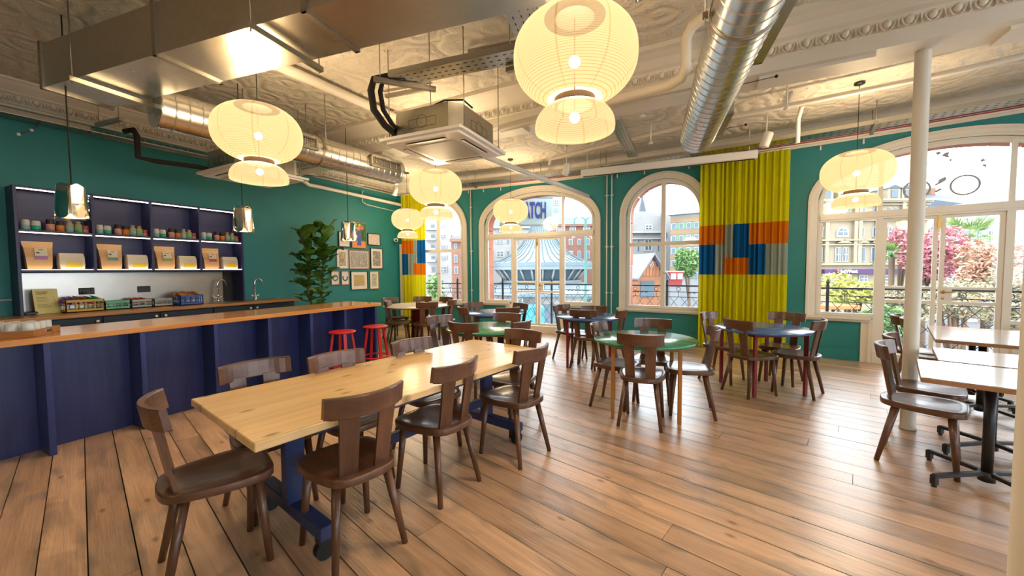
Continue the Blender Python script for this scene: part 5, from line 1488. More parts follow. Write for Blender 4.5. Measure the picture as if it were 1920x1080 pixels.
def curtain(x0, x1, panels, label, base=.13):
    root = empty('curtain', W((x0 + x1) / 2, 0, base), 0, label, 'curtain'); inv = Matrix.Translation(-root.location)
    rnd = random.Random(int(x0 * 100))
    ph = [rnd.uniform(0, 6.28) for _ in range(4)]
    def fold(x):
        return base + .026 * math.sin(2 * PI * x / .083 + 1.3 * math.sin(2 * PI * x / .47 + ph[0])) + .012 * math.sin(2 * PI * x / .049 + ph[1]) + .012 * math.sin(2 * PI * x / .31 + ph[2])
    for (a, b, zlo, zhi, mt, nm) in panels:
        n = max(4, int((b - a) / .0075)); mb = MB(); vs = []; fs = []
        nz = max(1, int((zhi - zlo) / .4))
        for i in range(n + 1):
            x = a + (b - a) * i / n
            for j in range(nz + 1):
                z = zlo + (zhi - zlo) * j / nz
                vs.append(W(x, z, fold(x) * (1 + .05 * (z < .6))))
        m = nz + 1
        for i in range(n):
            for j in range(nz): fs.append((i * m + j, (i + 1) * m + j, (i + 1) * m + j + 1, i * m + j + 1))
        mb.add(vs, fs, True)
        o = mb.build(nm, MATS[mt], root); o.matrix_parent_inverse = inv
    pts = [W(x0 + (x1 - x0) * i / 6, panels[0][3] + .01, base) for i in range(7)]
    o = MB().tube(pts, .012, 8).build('curtain_rail', MATS['white_plastic'], root); o.matrix_parent_inverse = inv
TOPC = 3.355
curtain(-.24, 1.07, [(-.24, 1.07, 2.205, TOPC, 'cloth_lime', 'lime_panel'), (-.24, 1.07, .015, 1.33, 'cloth_lime', 'lime_panel'),
    (-.24, .154, 1.865, 2.205, 'cloth_orange', 'orange_panel'), (.154, .289, 1.62, 2.205, 'cloth_pale', 'pale_panel'), (.289, .526, 1.62, 2.205, 'cloth_blue', 'blue_panel'), (.526, 1.07, 1.845, 2.205, 'cloth_orange', 'orange_panel'),
    (-.24, .011, 1.33, 1.865, 'cloth_blue', 'blue_panel'), (.011, .154, 1.33, 1.865, 'cloth_pale', 'pale_panel'), (.154, .526, 1.33, 1.62, 'cloth_orange', 'orange_panel'), (.526, .768, 1.33, 1.845, 'cloth_blue', 'blue_panel'), (.768, 1.07, 1.33, 1.845, 'cloth_pale', 'pale_panel')],
    'tall lime curtain patched orange and blue on the window wall')
curtain(-7.12, -6.44, [(-7.12, -6.44, 2.205, TOPC, 'cloth_lime', 'lime_panel'), (-7.12, -6.44, .015, 1.33, 'cloth_lime', 'lime_panel'),
    (-7.12, -6.81, 1.865, 2.205, 'cloth_orange', 'orange_panel'), (-6.81, -6.70, 1.62, 2.205, 'cloth_pale', 'pale_panel'), (-6.70, -6.44, 1.62, 2.205, 'cloth_blue', 'blue_panel'),
    (-7.12, -6.96, 1.33, 1.865, 'cloth_blue', 'blue_panel'), (-6.96, -6.81, 1.33, 1.865, 'cloth_pale', 'pale_panel'), (-6.81, -6.44, 1.33, 1.62, 'cloth_orange', 'orange_panel')],
    'narrow lime curtain patched orange and blue in the far corner', .10)

# ================================================================== FIDDLE-LEAF FIG
def leaf_mat():
    m, nt, b = new_mat('fig_leaf'); N, L = nt.nodes, nt.links
    tc = N.new('ShaderNodeTexCoord'); oi = N.new('ShaderNodeObjectInfo')
    wv = N.new('ShaderNodeTexWave'); wv.inputs['Scale'].default_value = 9; wv.inputs['Distortion'].default_value = 2; wv.bands_direction = 'DIAGONAL'
    L.new(tc.outputs['Object'], wv.inputs['Vector'])
    rp = N.new('ShaderNodeValToRGB'); rp.color_ramp.elements[0].color = (.040, .125, .015, 1); rp.color_ramp.elements[1].color = (.095, .21, .024, 1)
    L.new(wv.outputs['Fac'], rp.inputs['Fac'])
    hs = N.new('ShaderNodeHueSaturation'); mr = N.new('ShaderNodeMapRange'); mr.inputs[3].default_value = .6; mr.inputs[4].default_value = 1.5
    L.new(oi.outputs['Random'], mr.inputs[0]); L.new(mr.outputs[0], hs.inputs['Value']); L.new(rp.outputs['Color'], hs.inputs['Color'])
    L.new(hs.outputs['Color'], b.inputs['Base Color']); b.inputs['Roughness'].default_value = .38
    bp = N.new('ShaderNodeBump'); bp.inputs['Strength'].default_value = .5; bp.inputs['Distance'].default_value = .01
    L.new(wv.outputs['Fac'], bp.inputs['Height']); L.new(bp.outputs['Normal'], b.inputs['Normal'])
    MATS['fig_leaf'] = m
leaf_mat()
def fig_leaf_mb():
    mb = MB(); vs = []; fs = []
    n = 9; L_ = .30
    wd = [.012, .045, .062, .060, .072, .094, .108, .104, .075, .02]
    for i in range(n + 1):
        t = i / n; y = L_ * t
        zc = -.07 * t * t + .015 * math.sin(t * 9)
        for j in range(5):
            s = -1 + .5 * j
            wob = .012 * math.sin(t * 20 + j * 2) * abs(s)
            vs.append((s * wd[i], y, zc + .030 * abs(s) * (wd[i] / .1) + wob))
    for i in range(n):
        for j in range(4): fs.append((i * 5 + j, i * 5 + j + 1, (i + 1) * 5 + j + 1, (i + 1) * 5 + j))
    return mb.add(vs, fs, True)
LEAF = fig_leaf_mb().mesh('leaf', MATS['fig_leaf'])
fig = empty('fiddle_leaf_fig', (-6.28, 4.74, 0), 0, 'tall fiddle-leaf fig with two stems between bar and pictures', 'plant')
MB().lathe([(0, 0), (.15, 0), (.20, .36), (.205, .38), (.18, .38), (.17, .34), (0, .34)], 28).build('pot', MATS['pot_clay'], fig)
MB().lathe([(0, .335), (.172, .335), (0, .345)], 24).build('soil', MATS['soil'], fig)
stems = [((-.0, -.42 + .26, .33), (.0, -.44 + .02, 1.0), (.02, -.42, 1.6), (.01, -.38, 1.98)), ((.02, .02, .33), (.0, -.17, 1.0), (.02, -.12, 1.6), (.02, -.06, 2.08))]
rnd = random.Random(5)
for si, st in enumerate(stems):
    pts = [Vector(p) for p in st]
    MB().tube(pts, [.018, .015, .012, .008], 8).build('stem', MATS['bark'], fig)
    nl = 30
    for k in range(nl):
        t = k / (nl - 1)
        z = .78 + (pts[3].z - .78) * t ** .85
        seg = [q for q in range(3) if pts[q].z <= z <= pts[q + 1].z]
        q = seg[0] if seg else 2
        f = (z - pts[q].z) / max(1e-6, pts[q + 1].z - pts[q].z)
        p = pts[q].lerp(pts[q + 1], min(1, f))
        az = k * 2.4 + si * 1.1 + rnd.uniform(-.3, .3)
        tilt = R(rnd.uniform(8, 52)) if t < .85 else R(rnd.uniform(55, 78))
        sc = rnd.uniform(.95, 1.32) * (1.0 if t > .2 else .8)
        o = place('leaf', LEAF, fig, p, None, (sc, sc, sc))
        o.rotation_euler = (Matrix.Rotation(az, 3, 'Z') @ Matrix.Rotation(tilt, 3, 'X')).to_euler()

# ================================================================== FRAMED PICTURES
def art(name, cols, scale, kind='noise', dist=2.0):
    m, nt, b = new_mat(name); N, L = nt.nodes, nt.links
    tc = N.new('ShaderNodeTexCoord')
    if kind == 'vor':
        tx = N.new('ShaderNodeTexVoronoi'); tx.inputs['Scale'].default_value = scale; sock = tx.outputs['Color']
        sp = N.new('ShaderNodeSeparateColor'); L.new(sock, sp.inputs[0]); fac = sp.outputs[0]
    else:
        tx = N.new('ShaderNodeTexNoise'); tx.inputs['Scale'].default_value = scale; tx.inputs['Detail'].default_value = 3; tx.inputs['Distortion'].default_value = dist; fac = tx.outputs['Fac']
    L.new(tc.outputs['Object'], tx.inputs['Vector'])
    rp = N.new('ShaderNodeValToRGB'); rp.color_ramp.interpolation = 'CONSTANT' if kind != 'soft' else 'LINEAR'
    while len(rp.color_ramp.elements) < len(cols): rp.color_ramp.elements.new(.5)
    n = len(cols)
    for i, c in enumerate(cols):
        rp.color_ramp.elements[i].position = (.28 + .44 * i / n) if kind != 'vor' else i / n
        rp.color_ramp.elements[i].color = col4(c)
    L.new(fac, rp.inputs['Fac']); L.new(rp.outputs['Color'], b.inputs['Base Color']); b.inputs['Roughness'].default_value = .35
    MATS[name] = m
cr = (.70, .66, .58)
art('art_colour', [cr, (.35, .45, .50), (.70, .40, .08), (.10, .30, .32), (.55, .12, .12), cr], 16)
art('art_ink', [cr, (.05, .06, .09), cr, (.05, .06, .09), cr, (.08, .09, .12), cr], 14, dist=3.0)
art('art_foliage', [(.50, .50, .42), (.10, .20, .20), (.40, .16, .12), (.20, .34, .30), (.60, .58, .50), (.08, .12, .16)], 15)
art('art_gold', [(.30, .32, .12), (.55, .42, .08), (.42, .42, .26), (.60, .30, .04), (.34, .42, .28), (.62, .56, .30)], 12)
art('art_herb', [cr, (.62, .60, .52), (.16, .30, .22), cr, (.10, .24, .22)], 18)
art('art_strokes', [cr, cr, (.66, .40, .44), cr, (.40, .52, .55), cr], 9)
paint('mat_board', (.74, .72, .68), .6, var=.02); paint('black_frame', (.016, .017, .022), .4); paint('print_blue', (.10, .24, .45), .5); paint('print_navy', (.03, .06, .16), .5)
paint('art_green', (.03, .17, .06), .5, var=.15, vscale=20); paint('art_peach', (.68, .27, .10), .5, var=.08); paint('vase_blue', (.07, .09, .42), .5, var=.12, vscale=12)
paint('petal_pink', (.70, .10, .16), .5); paint('petal_orange', (.72, .28, .10), .5); paint('petal_yellow', (.72, .50, .08), .5); paint('petal_white', (.62, .58, .48), .5); paint('art_dark_leaf', (.02, .08, .04), .5)
def picture(y0, z1, y1, z0, frame, mat_w, artm, label, rect=None):
    cy, cz = (y0 + y1) / 2, (z0 + z1) / 2; w, h = y1 - y0, z1 - z0
    t = empty('framed_picture', (XL + .002, cy, cz), 0, label, 'picture', 'framed pictures on the teal wall')
    k = .013; fr = MB()
    fr.rbx(0, .028, -w / 2, w / 2, h / 2 - k, h / 2, .002); fr.rbx(0, .028, -w / 2, w / 2, -h / 2, -h / 2 + k, .002); fr.rbx(0, .028, -w / 2, -w / 2 + k, -h / 2 + k, h / 2 - k, .002); fr.rbx(0, .028, w / 2 - k, w / 2, -h / 2 + k, h / 2 - k, .002)
    fr.build('frame', MATS[frame], t)
    mt = MB().bx(0, .012, -w / 2 + k, w / 2 - k, -h / 2 + k, h / 2 - k).build('mount', MATS['mat_board'], t)
    if artm:
        a, b = w / 2 - k - mat_w, h / 2 - k - mat_w
        MB().bx(.012, .014, -a, a, -b, b).build('print', MATS[artm], mt)
    return t, mt, w, h
picture(5.757, 2.31, 6.06, 1.973, 'black_frame', .05, 'art_strokes', 'black framed print behind the right mirrored pendant')
t, mt, w, h = picture(6.103, 2.555, 6.512, 1.963, 'frame_oak', .0, None, 'oak framed picture of flowers in a blue vase, tallest of the pictures')
def flat(poly, x0, nm, mat, par):
    mb = MB(); n = len(poly)
    vs = [(x0, p[0], p[1]) for p in poly] + [(x0 + .002, p[0], p[1]) for p in poly]
    mb.add(vs, [tuple(range(n)), tuple(range(n, 2 * n))] + [(i, (i + 1) % n, n + (i + 1) % n, n + i) for i in range(n)])
    return mb.build(nm, MATS[mat], par)
a, b = w / 2 - .014, h / 2 - .014
flat([(-a, -b + .15), (a, -b + .15), (a, b), (-a, b)], .012, 'green_ground', 'art_green', mt)
flat([(-a, -b), (a, -b), (a, -b + .15), (-a, -b + .15)], .012, 'peach_ground', 'art_peach', mt)
flat([(-.055, -b + .05), (.065, -b + .05), (.055, .06), (.03, .07), (-.02, .07), (-.045, .06), (-.05, -.02), (-.03, -.06)], .0145, 'vase', 'vase_blue', mt)
for (fy, fz, r_, m) in ((-.01, .155, .05, 'petal_orange'), (.085, .175, .055, 'petal_pink'), (-.09, .235, .04, 'petal_yellow'), (-.10, .08, .042, 'petal_pink'), (-.085, -.03, .05, 'petal_white'), (-.095, .16, .03, 'petal_white'), (.02, .235, .035, 'petal_yellow')):
    flat([(fy + r_ * (1 - .18 * (q % 2)) * math.cos(q * PI / 6), fz + r_ * (1 - .18 * (q % 2)) * math.sin(q * PI / 6)) for q in range(12)], .0145, 'flower', m, mt)
for (ly, lz) in ((.115, .02), (.125, -.07), (.11, .09)): flat([(ly - .025, lz - .045), (ly + .02, lz - .03), (ly + .025, lz + .04), (ly - .015, lz + .05)], .0145, 'leaf_shape', 'art_dark_leaf', mt)
picture(6.563, 2.332, 6.947, 2.053, 'black_frame', .004, 'art_strokes', 'thin framed print of pale dashes, right of the vase picture')
picture(5.70, 1.917, 5.99, 1.496, 'white_plastic', .045, 'art_colour', 'white framed colourful print at the left of the middle row')
picture(6.017, 1.911, 6.584, 1.486, 'frame_oak', .022, 'art_ink', 'oak framed black and white drawing in the middle of the wall')
picture(6.632, 1.988, 7.013, 1.485, 'black_frame', .06, 'art_foliage', 'black framed upright print at the right of the middle row')
for (y0, z1, y1, z0, m, lab) in ((5.541, 1.443, 5.757, 1.14, 'print_blue', 'small oak framed print of a pale blue ring by the plant'), (5.797, 1.442, 6.009, 1.132, 'print_navy', 'small oak framed print of a navy crescent')):
    t, mt, w, h = picture(y0, z1, y1, z0, 'frame_oak', 0, None, lab)
    n = 20; full = 'ring' in lab
    for q in range(16 if full else 11):
        a0 = 2 * PI * q / 16 - (0 if full else PI * 1.15); rr = .058
        flat([(rr * math.cos(a0) + .017 * math.cos(k * PI / 3), rr * math.sin(a0) + .017 * math.sin(k * PI / 3)) for k in range(6)], .012, 'printed_shape', m, mt)
picture(6.05, 1.436, 6.527, 1.005, 'black_frame', .075, 'art_gold', 'black framed golden print at the bottom of the wall group')
picture(6.588, 1.433, 6.872, 1.0, 'frame_oak', .05, 'art_herb', 'oak framed green botanical print at the bottom right')
# ================================================================== OUTSIDE
GZ = -4.6
for nm, c in (('stone_white', (.46, .45, .43)), ('stone_pale', (.36, .36, .35)), ('sandstone', (.44, .36, .24)), ('brick_red', (.30, .13, .085)), ('slate', (.10, .125, .16)), ('ext_white', (.55, .55, .54)),
              ('ext_pane', (.10, .15, .19)), ('render_grey', (.34, .36, .38)), ('brown_band', (.34, .22, .12)), ('green_panel', (.12, .36, .16)), ('asphalt', (.17, .175, .18)), ('paving', (.30, .29, .27)),
              ('lead_roof', (.25, .33, .37)), ('lead_dark', (.13, .18, .21)), ('awning_grey', (.24, .25, .32)), ('purple_fascia', (.09, .03, .16)), ('verdigris', (.07, .22, .19)), ('kiosk_red', (.45, .05, .045)), ('cyan_panel', (.05, .34, .45)),
              ('sign_aqua', (.36, .52, .53)), ('sign_blue', (.03, .07, .50)), ('white_letter', (.75, .74, .76)), ('logo_red', (.55, .03, .10)), ('orange_awning', (.60, .20, .05))):
    paint(nm, [k * (.56 if nm != 'sign_aqua' else .95) for k in c], .7 if nm != 'ext_pane' else .15, var=.08, vscale=.8)
g = MB(); g.bx(-90, 90, 8.8, 130, GZ - .3, GZ); o = g.build('street_ground', MATS['asphalt']); tag(o, kind='structure')
g = MB(); strip(g, -8.5, 7.5, -.22, -.03, -.13, -.95); o = g.build('balcony_floor', MATS['paving']); tag(o, kind='structure')

# ---- balcony railing
rail = empty('balcony_railing', W(-1.2, 0, -.58), 0, 'dark iron balcony railing with diamond lattice outside the windows', 'railing')
inv = Matrix.Translation(-rail.location)
def rput(mb, nm, mat='iron_paint', stuff=False):
    o = mb.build(nm, MATS[mat], rail); o.matrix_parent_inverse = inv
    if stuff: o['kind'] = 'stuff'
    return o
RD = -.58
X0, X1 = -7.2, 5.4
mb = MB(); strip(mb, X0, X1, 1.075, 1.105, RD - .025, RD + .025); rput(mb, 'top_rail')
for z in (.965, .86, .08):
    mb = MB(); strip(mb, X0, X1, z - .006, z + .006, RD - .006, RD + .006); rput(mb, 'flat_bar')
PW = 1.26
nb = int((X1 - X0) / PW)
for i in range(nb + 1):
    x = X0 + PW * i
    mb = MB(); strip(mb, x - .02, x + .02, -.03, 1.16, RD - .02, RD + .02, n=1)
    mb.tube([W(x, 1.16, RD), W(x, 1.19, RD), W(x, 1.215, RD), W(x, 1.26, RD)], [.012, .034, .02, .003], 8)
    rput(mb, 'post')
for i in range(nb):
    xa, xb = X0 + PW * i + .03, X0 + PW * (i + 1) - .03
    lat = MB(); n = 6; h = .76
    for k in range(-4, n + 1):
        for sg in (1, -1):
            s0, s1 = k / n, k / n + h / ((xb - xa)) * .75
            t0, t1 = max(0, s0), min(1, s1)
            if t1 <= t0: continue
            za, zb = .09 + h * (t0 - s0) / (s1 - s0), .09 + h * (t1 - s0) / (s1 - s0)
            u0, u1 = (xa + (xb - xa) * t0, xa + (xb - xa) * t1) if sg > 0 else (xb - (xb - xa) * t0, xb - (xb - xa) * t1)
            lat.tube([W(u0, za, RD), W(u1, zb, RD)], .005, 5)
    rput(lat, 'lattice', stuff=True)
    xc = (xa + xb) / 2
    for q, xx in enumerate((xc - .42, xc, xc + .42)):
        rg = MB(); rg.tube([W(xx + .035 * math.cos(a), 1.02 + .04 * math.sin(a), RD) for a in [2 * PI * k / 16 for k in range(16)]], .006, 6, closed=True)
        rg.tube([W(xx, .98, RD), W(xx, .865, RD)], .006, 6); rput(rg, 'ring_bar')
    ar = MB()
    for rr_ in (.30, .25): ar.tube([W(xc + rr_ * math.cos(a), .10 + (rr_ + .28) * math.sin(a), RD) for a in [PI * k / 14 for k in range(15)]], .007, 6)
    ar.tube([W(xc - .26 + .13 * k / 3, .955 + .012 * (-1) ** k, RD) for k in range(13)], .010, 6)
    rput(ar, 'arch_ornament')

# ---- buildings, drawn up in the plane they face us with
def building(name, label, x0, x1, ytop, dep, thick, wall, wins, yaw=0.0, roof=None, pane='ext_pane', arch=False, cat='building', bars=True):
    xm = (x0 + x1) / 2
    p = Dp(xm, 505, dep); p.z = GZ
    t = empty(name, p, YAW + yaw, label, cat)
    zt = Dp(xm, ytop, dep).z - GZ
    w = (x1 - x0) / F_PX * dep
    lx = lambda px: (px - xm) / F_PX * dep
    lz = lambda py: Dp(xm, py, dep).z - GZ
    MB().bx(-w / 2, w / 2, 0, thick, 0, zt).build('wall', MATS[wall], t)
    for rct in wins:
        a, b, c, d = rct[:4]
        xa, xb, za, zb = lx(a), lx(c), lz(d), lz(b)
        k = min(.16, (xb - xa) * .14)
        ar = arch and len(rct) > 4
        def shape(xa, xb, za, zb):
            if not ar: return [(xa, za), (xb, za), (xb, zb), (xa, zb)]
            r_ = (xb - xa) / 2; zs = max(za, zb - r_)
            return [(xa, za), (xb, za)] + [((xa + xb) / 2 + r_ * math.cos(q), zs + (zb - zs) * math.sin(q)) for q in [PI * i / 8 for i in range(9)]]
        def slab(poly, y0, y1):
            m = MB(); n = len(poly)
            vs = [(q[0], y0, q[1]) for q in poly] + [(q[0], y1, q[1]) for q in poly]
            return m.add(vs, [tuple(range(n)), tuple(range(n, 2 * n))] + [(i, (i + 1) % n, n + (i + 1) % n, n + i) for i in range(n)])
        fr = slab(shape(xa, xb, za, zb), -.08, .05)
        fo = fr.build('window', MATS['ext_white'], t)
        pn = slab(shape(xa + k, xb - k, za + k, zb - k), -.10, -.02)
        pn.build('pane', MATS[pane], fo)
        if bars and (xb - xa) > .5:
            g = MB(); g.bx((xa + xb) / 2 - .05, (xa + xb) / 2 + .05, -.13, -.05, za + k, zb - k); g.bx(xa + k, xb - k, -.13, -.05, (za + zb) / 2 - .04, (za + zb) / 2 + .04)
            g.build('glazing_bar', MATS['ext_white'], fo)
    if roof:
        yr, mat, slope = roof
        zr = lz(yr)
        m = MB(); s = slope * w
        m.add([(-w / 2, -.3, zt), (w / 2, -.3, zt), (w / 2, thick, zt), (-w / 2, thick, zt), (-w / 2 + s, thick * .45, zr), (w / 2 - s, thick * .45, zr), (w / 2 - s, thick * .55, zr), (-w / 2 + s, thick * .55, zr)],
              [(0, 1, 5, 4), (1, 2, 6, 5), (2, 3, 7, 6), (3, 0, 4, 7), (4, 5, 6, 7), (0, 3, 2, 1)])
        m.build('roof', MATS[mat], t)
        MB().bx(-w / 2 - .1, w / 2 + .1, -.35, .2, zt - .25, zt).build('cornice', MATS[wall], t)
    return t, lx, lz
# seen through the first window
rows = [(420, 429), (439, 448), (458, 466), (479, 487), (499, 511)]
wn = [(808, a, 818, b) for a, b in rows] + [(824, a, 839, b) for a, b in rows] + [(846, a, 850, b) for a, b in rows[:3]]
t, lx, lz = building('apartment_block', 'white apartment block seen through the first arched window', 786, 851, 398, 36, 8, 'ext_white', wn)
for a, b in rows:
    MB().bx(lx(800), lx(821), -1.0, 0, lz(b + 4), lz(b + 1)).build('balcony', MATS['ext_white'], t)
building('brick_house', 'red brick house with slate roof seen through the first window', 847, 884, 448, 32, 7, 'brick_red', [(852, 457, 858, 466), (852, 478, 858, 493), (852, 500, 859, 513), (868, 457, 874, 466), (868, 478, 874, 493)], roof=(420, 'slate', .12))
# seen through the door window with the sign
z = lambda x, y: (890 + x / 6.752, 340 + y / 6.752)
def rr4(a, b, c, d): return z(a, b) + z(c, d)
wn = [rr4(275, 735, 375, 790), rr4(410, 735, 445, 790), rr4(500, 735, 580, 790), rr4(610, 735, 650, 790), rr4(690, 735, 770, 790), rr4(275, 875, 375, 960), rr4(410, 875, 445, 960), rr4(500, 875, 580, 960), rr4(610, 875, 650, 960), rr4(700, 875, 780, 960), rr4(285, 570, 350, 650), rr4(420, 570, 500, 640), rr4(690, 560, 820, 630), rr4(275, 1010, 375, 1080), rr4(500, 1010, 580, 1080)]
building('white_terrace', 'long white terrace behind the tent-roofed pavilion', 905, 1036, 425, 47, 8, 'stone_white', wn, roof=(404, 'slate', .03))
building('tower_block', 'pale tower block with coloured bands behind the sign', 1010, 1052, 346, 70, 10, 'render_grey', [rr4(1012, 240, 1065, 310), rr4(1012, 340, 1055, 390), rr4(930, 240, 990, 310)], pane='cyan_panel')
wn = [rr4(1030, 575, 1100, 640), rr4(1200, 575, 1280, 640), rr4(1370, 565, 1460, 640), rr4(1190, 730, 1240, 810), rr4(1300, 730, 1345, 810), rr4(1410, 725, 1455, 810), rr4(1190, 880, 1245, 980), rr4(1300, 880, 1345, 980), rr4(1415, 880, 1455, 980), rr4(1060, 730, 1110, 810), rr4(1520, 730, 1570, 810)]
building('brick_terrace', 'red brick terrace with slate roof right of the pavilion', 1036, 1128, 421, 46, 8, 'brick_red', wn, roof=(401, 'slate', .04))
# tent-roofed pavilion
pv = Dp(1014, 505, 34)
t = empty('pavilion', (pv.x, pv.y, GZ), 0, 'round pavilion with tent-shaped lead roof in the square', 'pavilion')
e0 = -GZ
MB().lathe([(4.45, e0 + 1.72), (4.5, e0 + 2.02), (3.6, e0 + 2.25), (2.6, e0 + 2.75), (1.7, e0 + 3.6), (1.0, e0 + 4.8), (.55, e0 + 6.2), (.35, e0 + 6.6), (0, e0 + 6.7)], 40, smooth=False).build('tent_roof', MATS['lead_roof'], t)
for k in range(40):
    a = 2 * PI * k / 40; c, s = math.cos(a), math.sin(a)
    pts = [(r_ * c, r_ * s, z_) for r_, z_ in ((4.48, e0 + 2.05), (3.6, e0 + 2.29), (2.6, e0 + 2.79), (1.7, e0 + 3.64), (1.0, e0 + 4.84), (.55, e0 + 6.2))]
    MB().tube(pts, .035, 4).build('roof_rib', MATS['lead_dark'], t)
MB().lathe([(4.42, e0 + 1.45), (4.42, e0 + 1.74)], 40).build('fascia', MATS['lead_roof'], t)
MB().lathe([(3.25, e0 + .55), (3.95, e0 + 1.5)], 40).build('clerestory_glass', MATS['ext_pane'], t)
for k in range(28):
    a = 2 * PI * k / 28; c, s = math.cos(a), math.sin(a)
    MB().tube([(3.22 * c, 3.22 * s, e0 + .5), (4.05 * c, 4.05 * s, e0 + 1.5)], .085, 6).build('raking_post', MATS['ext_white'], t)
MB().lathe([(3.4, e0 + .55), (3.5, e0 + .40), (5.4, e0 - .35), (5.5, e0 - .5), (5.4, e0 - .6)], 40, smooth=False).build('lower_roof', MATS['lead_roof'], t)
MB().lathe([(5.0, 0), (5.0, e0 - .5)], 40).build('drum_wall', MATS['stone_white'], t)
for k in range(14):
    a = 2 * PI * k / 14
    MB().box((5.0 * math.cos(a), 5.0 * math.sin(a), 2.6), (.2, 1.5, 2.2), rz=a).build('shop_window', MATS['ext_pane'], t)
# projecting sign with blue letters
def text(body, size, depth, mat, parent, locl, sx=1.0, bold=0.0):
    cu = bpy.data.curves.new('lettering', 'FONT'); cu.body = body; cu.size = size; cu.extrude = depth; cu.offset = bold; cu.align_x = 'CENTER'; cu.align_y = 'CENTER'; cu.resolution_u = 3
    tmp = bpy.data.objects.new('lettering', cu); C.objects.link(tmp)
    dg = bpy.context.evaluated_depsgraph_get(); dg.update()
    me = bpy.data.meshes.new_from_object(tmp.evaluated_get(dg))
    bpy.data.objects.remove(tmp)
    me.materials.clear(); me.materials.append(MATS[mat])
    o = place('lettering', me, parent, locl, (PI / 2, 0, 0), (sx, 1, 1))
    return o
sp = Dp(990, 397, 9.9)
t = empty('hanging_sign', sp, YAW + R(4), 'pale aqua hanging sign with blue capital letters outside the window', 'sign')
MB().rbx(-.72, .62, -.04, .04, -.335, .345, .01).build('board', MATS['sign_aqua'], t)
MB().rbx(-.74, .64, -.05, .05, .345, .375, .005).build('frame_bar', MATS['ext_white'], t); MB().rbx(-.74, .64, -.05, .05, -.365, -.335, .005).build('frame_bar', MATS['ext_white'], t)
text('ATCH', .56, .01, 'sign_blue', t, (.185, -.05, .01), .37, .018)
MB().tube([(-.5, -1.15, .62), (-.5, 0, .50), (-.5, 0, .37)], .012, 8).build('bracket', MATS['iron_paint'], t); MB().tube([(.4, -1.0, .62), (.4, 0, .50), (.4, 0, .37)], .012, 8).build('bracket', MATS['iron_paint'], t)
# ornate green lamp post
lp = Dp(1098, 505, 15)
t = empty('street_lamp', (lp.x, lp.y, GZ), YAW, 'green ornate street lamp post before the brick terrace', 'street lamp')
zt = Dp(1098, 412, 15).z - GZ
MB().tube([(0, 0, 0), (0, 0, .6), (0, 0, .65), (0, 0, zt)], [.14, .12, .07, .045], 12).build('post', MATS['verdigris'], t)
for s in (-1, 1):
    MB().tube([(0, 0, zt - .1)] + [(s * (.24 - .24 * math.cos(a)), 0, zt + .0 - .10 + .20 * math.sin(a)) for a in [PI * k / 10 for k in range(1, 9)]] + [(s * .47, 0, zt - .5)], .018, 6).build('scroll_arm', MATS['verdigris'], t)
    MB().lathe([(0, .10), (.03, .08), (.15, -.04), (.16, -.08), (0, -.08)], 16, c=(s * .47, 0, zt - .56)).build('lamp_shade', MATS['verdigris'], t)
    MB().ball((s * .47, 0, zt - .66), .07, 10, 6).build('lamp_globe', MATS['ext_white'], t)
# cyan stall below the door glass
p = Dp(965, 585, 15)
t = empty('market_stall', (p.x, p.y, GZ), YAW, 'bright cyan stall roof below the glazed door', 'stall')
zz = p.z - GZ
MB().rbx(-1.1, 1.1, -.8, .8, zz - .4, zz + .25, .03).build('canopy', MATS['cyan_panel'], t)
for a in (-1, 1):
    for b in (-1, 1): MB().tube([(a * 1.0, b * .7, 0), (a * 1.0, b * .7, zz - .3)], .04, 8).build('post', MATS['ext_white'], t)
p = Dp(1035, 592, 17)
t = empty('kiosk', (p.x, p.y, GZ), YAW, 'pale kiosk with dark window beside the cyan stall', 'kiosk')
zz = p.z - GZ
MB().bx(-1.3, 1.3, -1, 1, 0, zz + .9).build('wall', MATS['stone_white'], t); MB().rbx(-1.5, 1.5, -1.2, 1.2, zz + .9, zz + 1.05, .02).build('roof', MATS['lead_roof'], t)
MB().bx(-.9, .3, -1.04, -.96, zz - .8, zz + .6).build('serving_window', MATS['ext_pane'], t)

# seen through the middle window
z = lambda x, y: (1160 + x / 5.4, 380 + y / 5.4)
wn = [rr4(260, 225, 335, 285), rr4(255, 372, 335, 490), rr4(185, 372, 206, 490), rr4(385, 372, 406, 490), rr4(118, 235, 140, 290), rr4(116, 372, 142, 490)]
t, lx, lz = building('stone_hall', 'pale grey stone building seen through the middle window', 1160, 1247, 400, 44, 9, 'stone_pale', wn)
MB().bx(lx(1160), lx(1247), -.5, 0, lz(438), lz(434)).build('cornice', MATS['stone_white'], t); MB().bx(lx(1160), lx(1247), -.3, 0, lz(449), lz(447)).build('string_course', MATS['stone_white'], t)
building('stone_annex', 'narrow stone wing right of the stone building', 1247, 1271, 402, 43, 8, 'stone_pale', [rr4(530, 215, 565, 280), rr4(525, 365, 560, 485), rr4(525, 540, 557, 670), rr4(472, 300, 486, 360)])
p = Dp(1203, 505, 75)
t = empty('church_spire', (p.x, p.y, GZ), YAW, 'slender church spire above the stone building', 'spire')
zb, zt = Dp(1203, 398, 75).z - GZ, Dp(1203, 374, 75).z - GZ
MB().bx(-.75, .75, -.75, .75, 0, zb).build('tower', MATS['render_grey'], t)
MB().add([(-.6, -.6, zb), (.6, -.6, zb), (.6, .6, zb), (-.6, .6, zb), (0, 0, zt + 1.0)], [(0, 1, 4), (1, 2, 4), (2, 3, 4), (3, 0, 4), (0, 1, 2, 3)]).build('steeple', MATS['slate'], t)
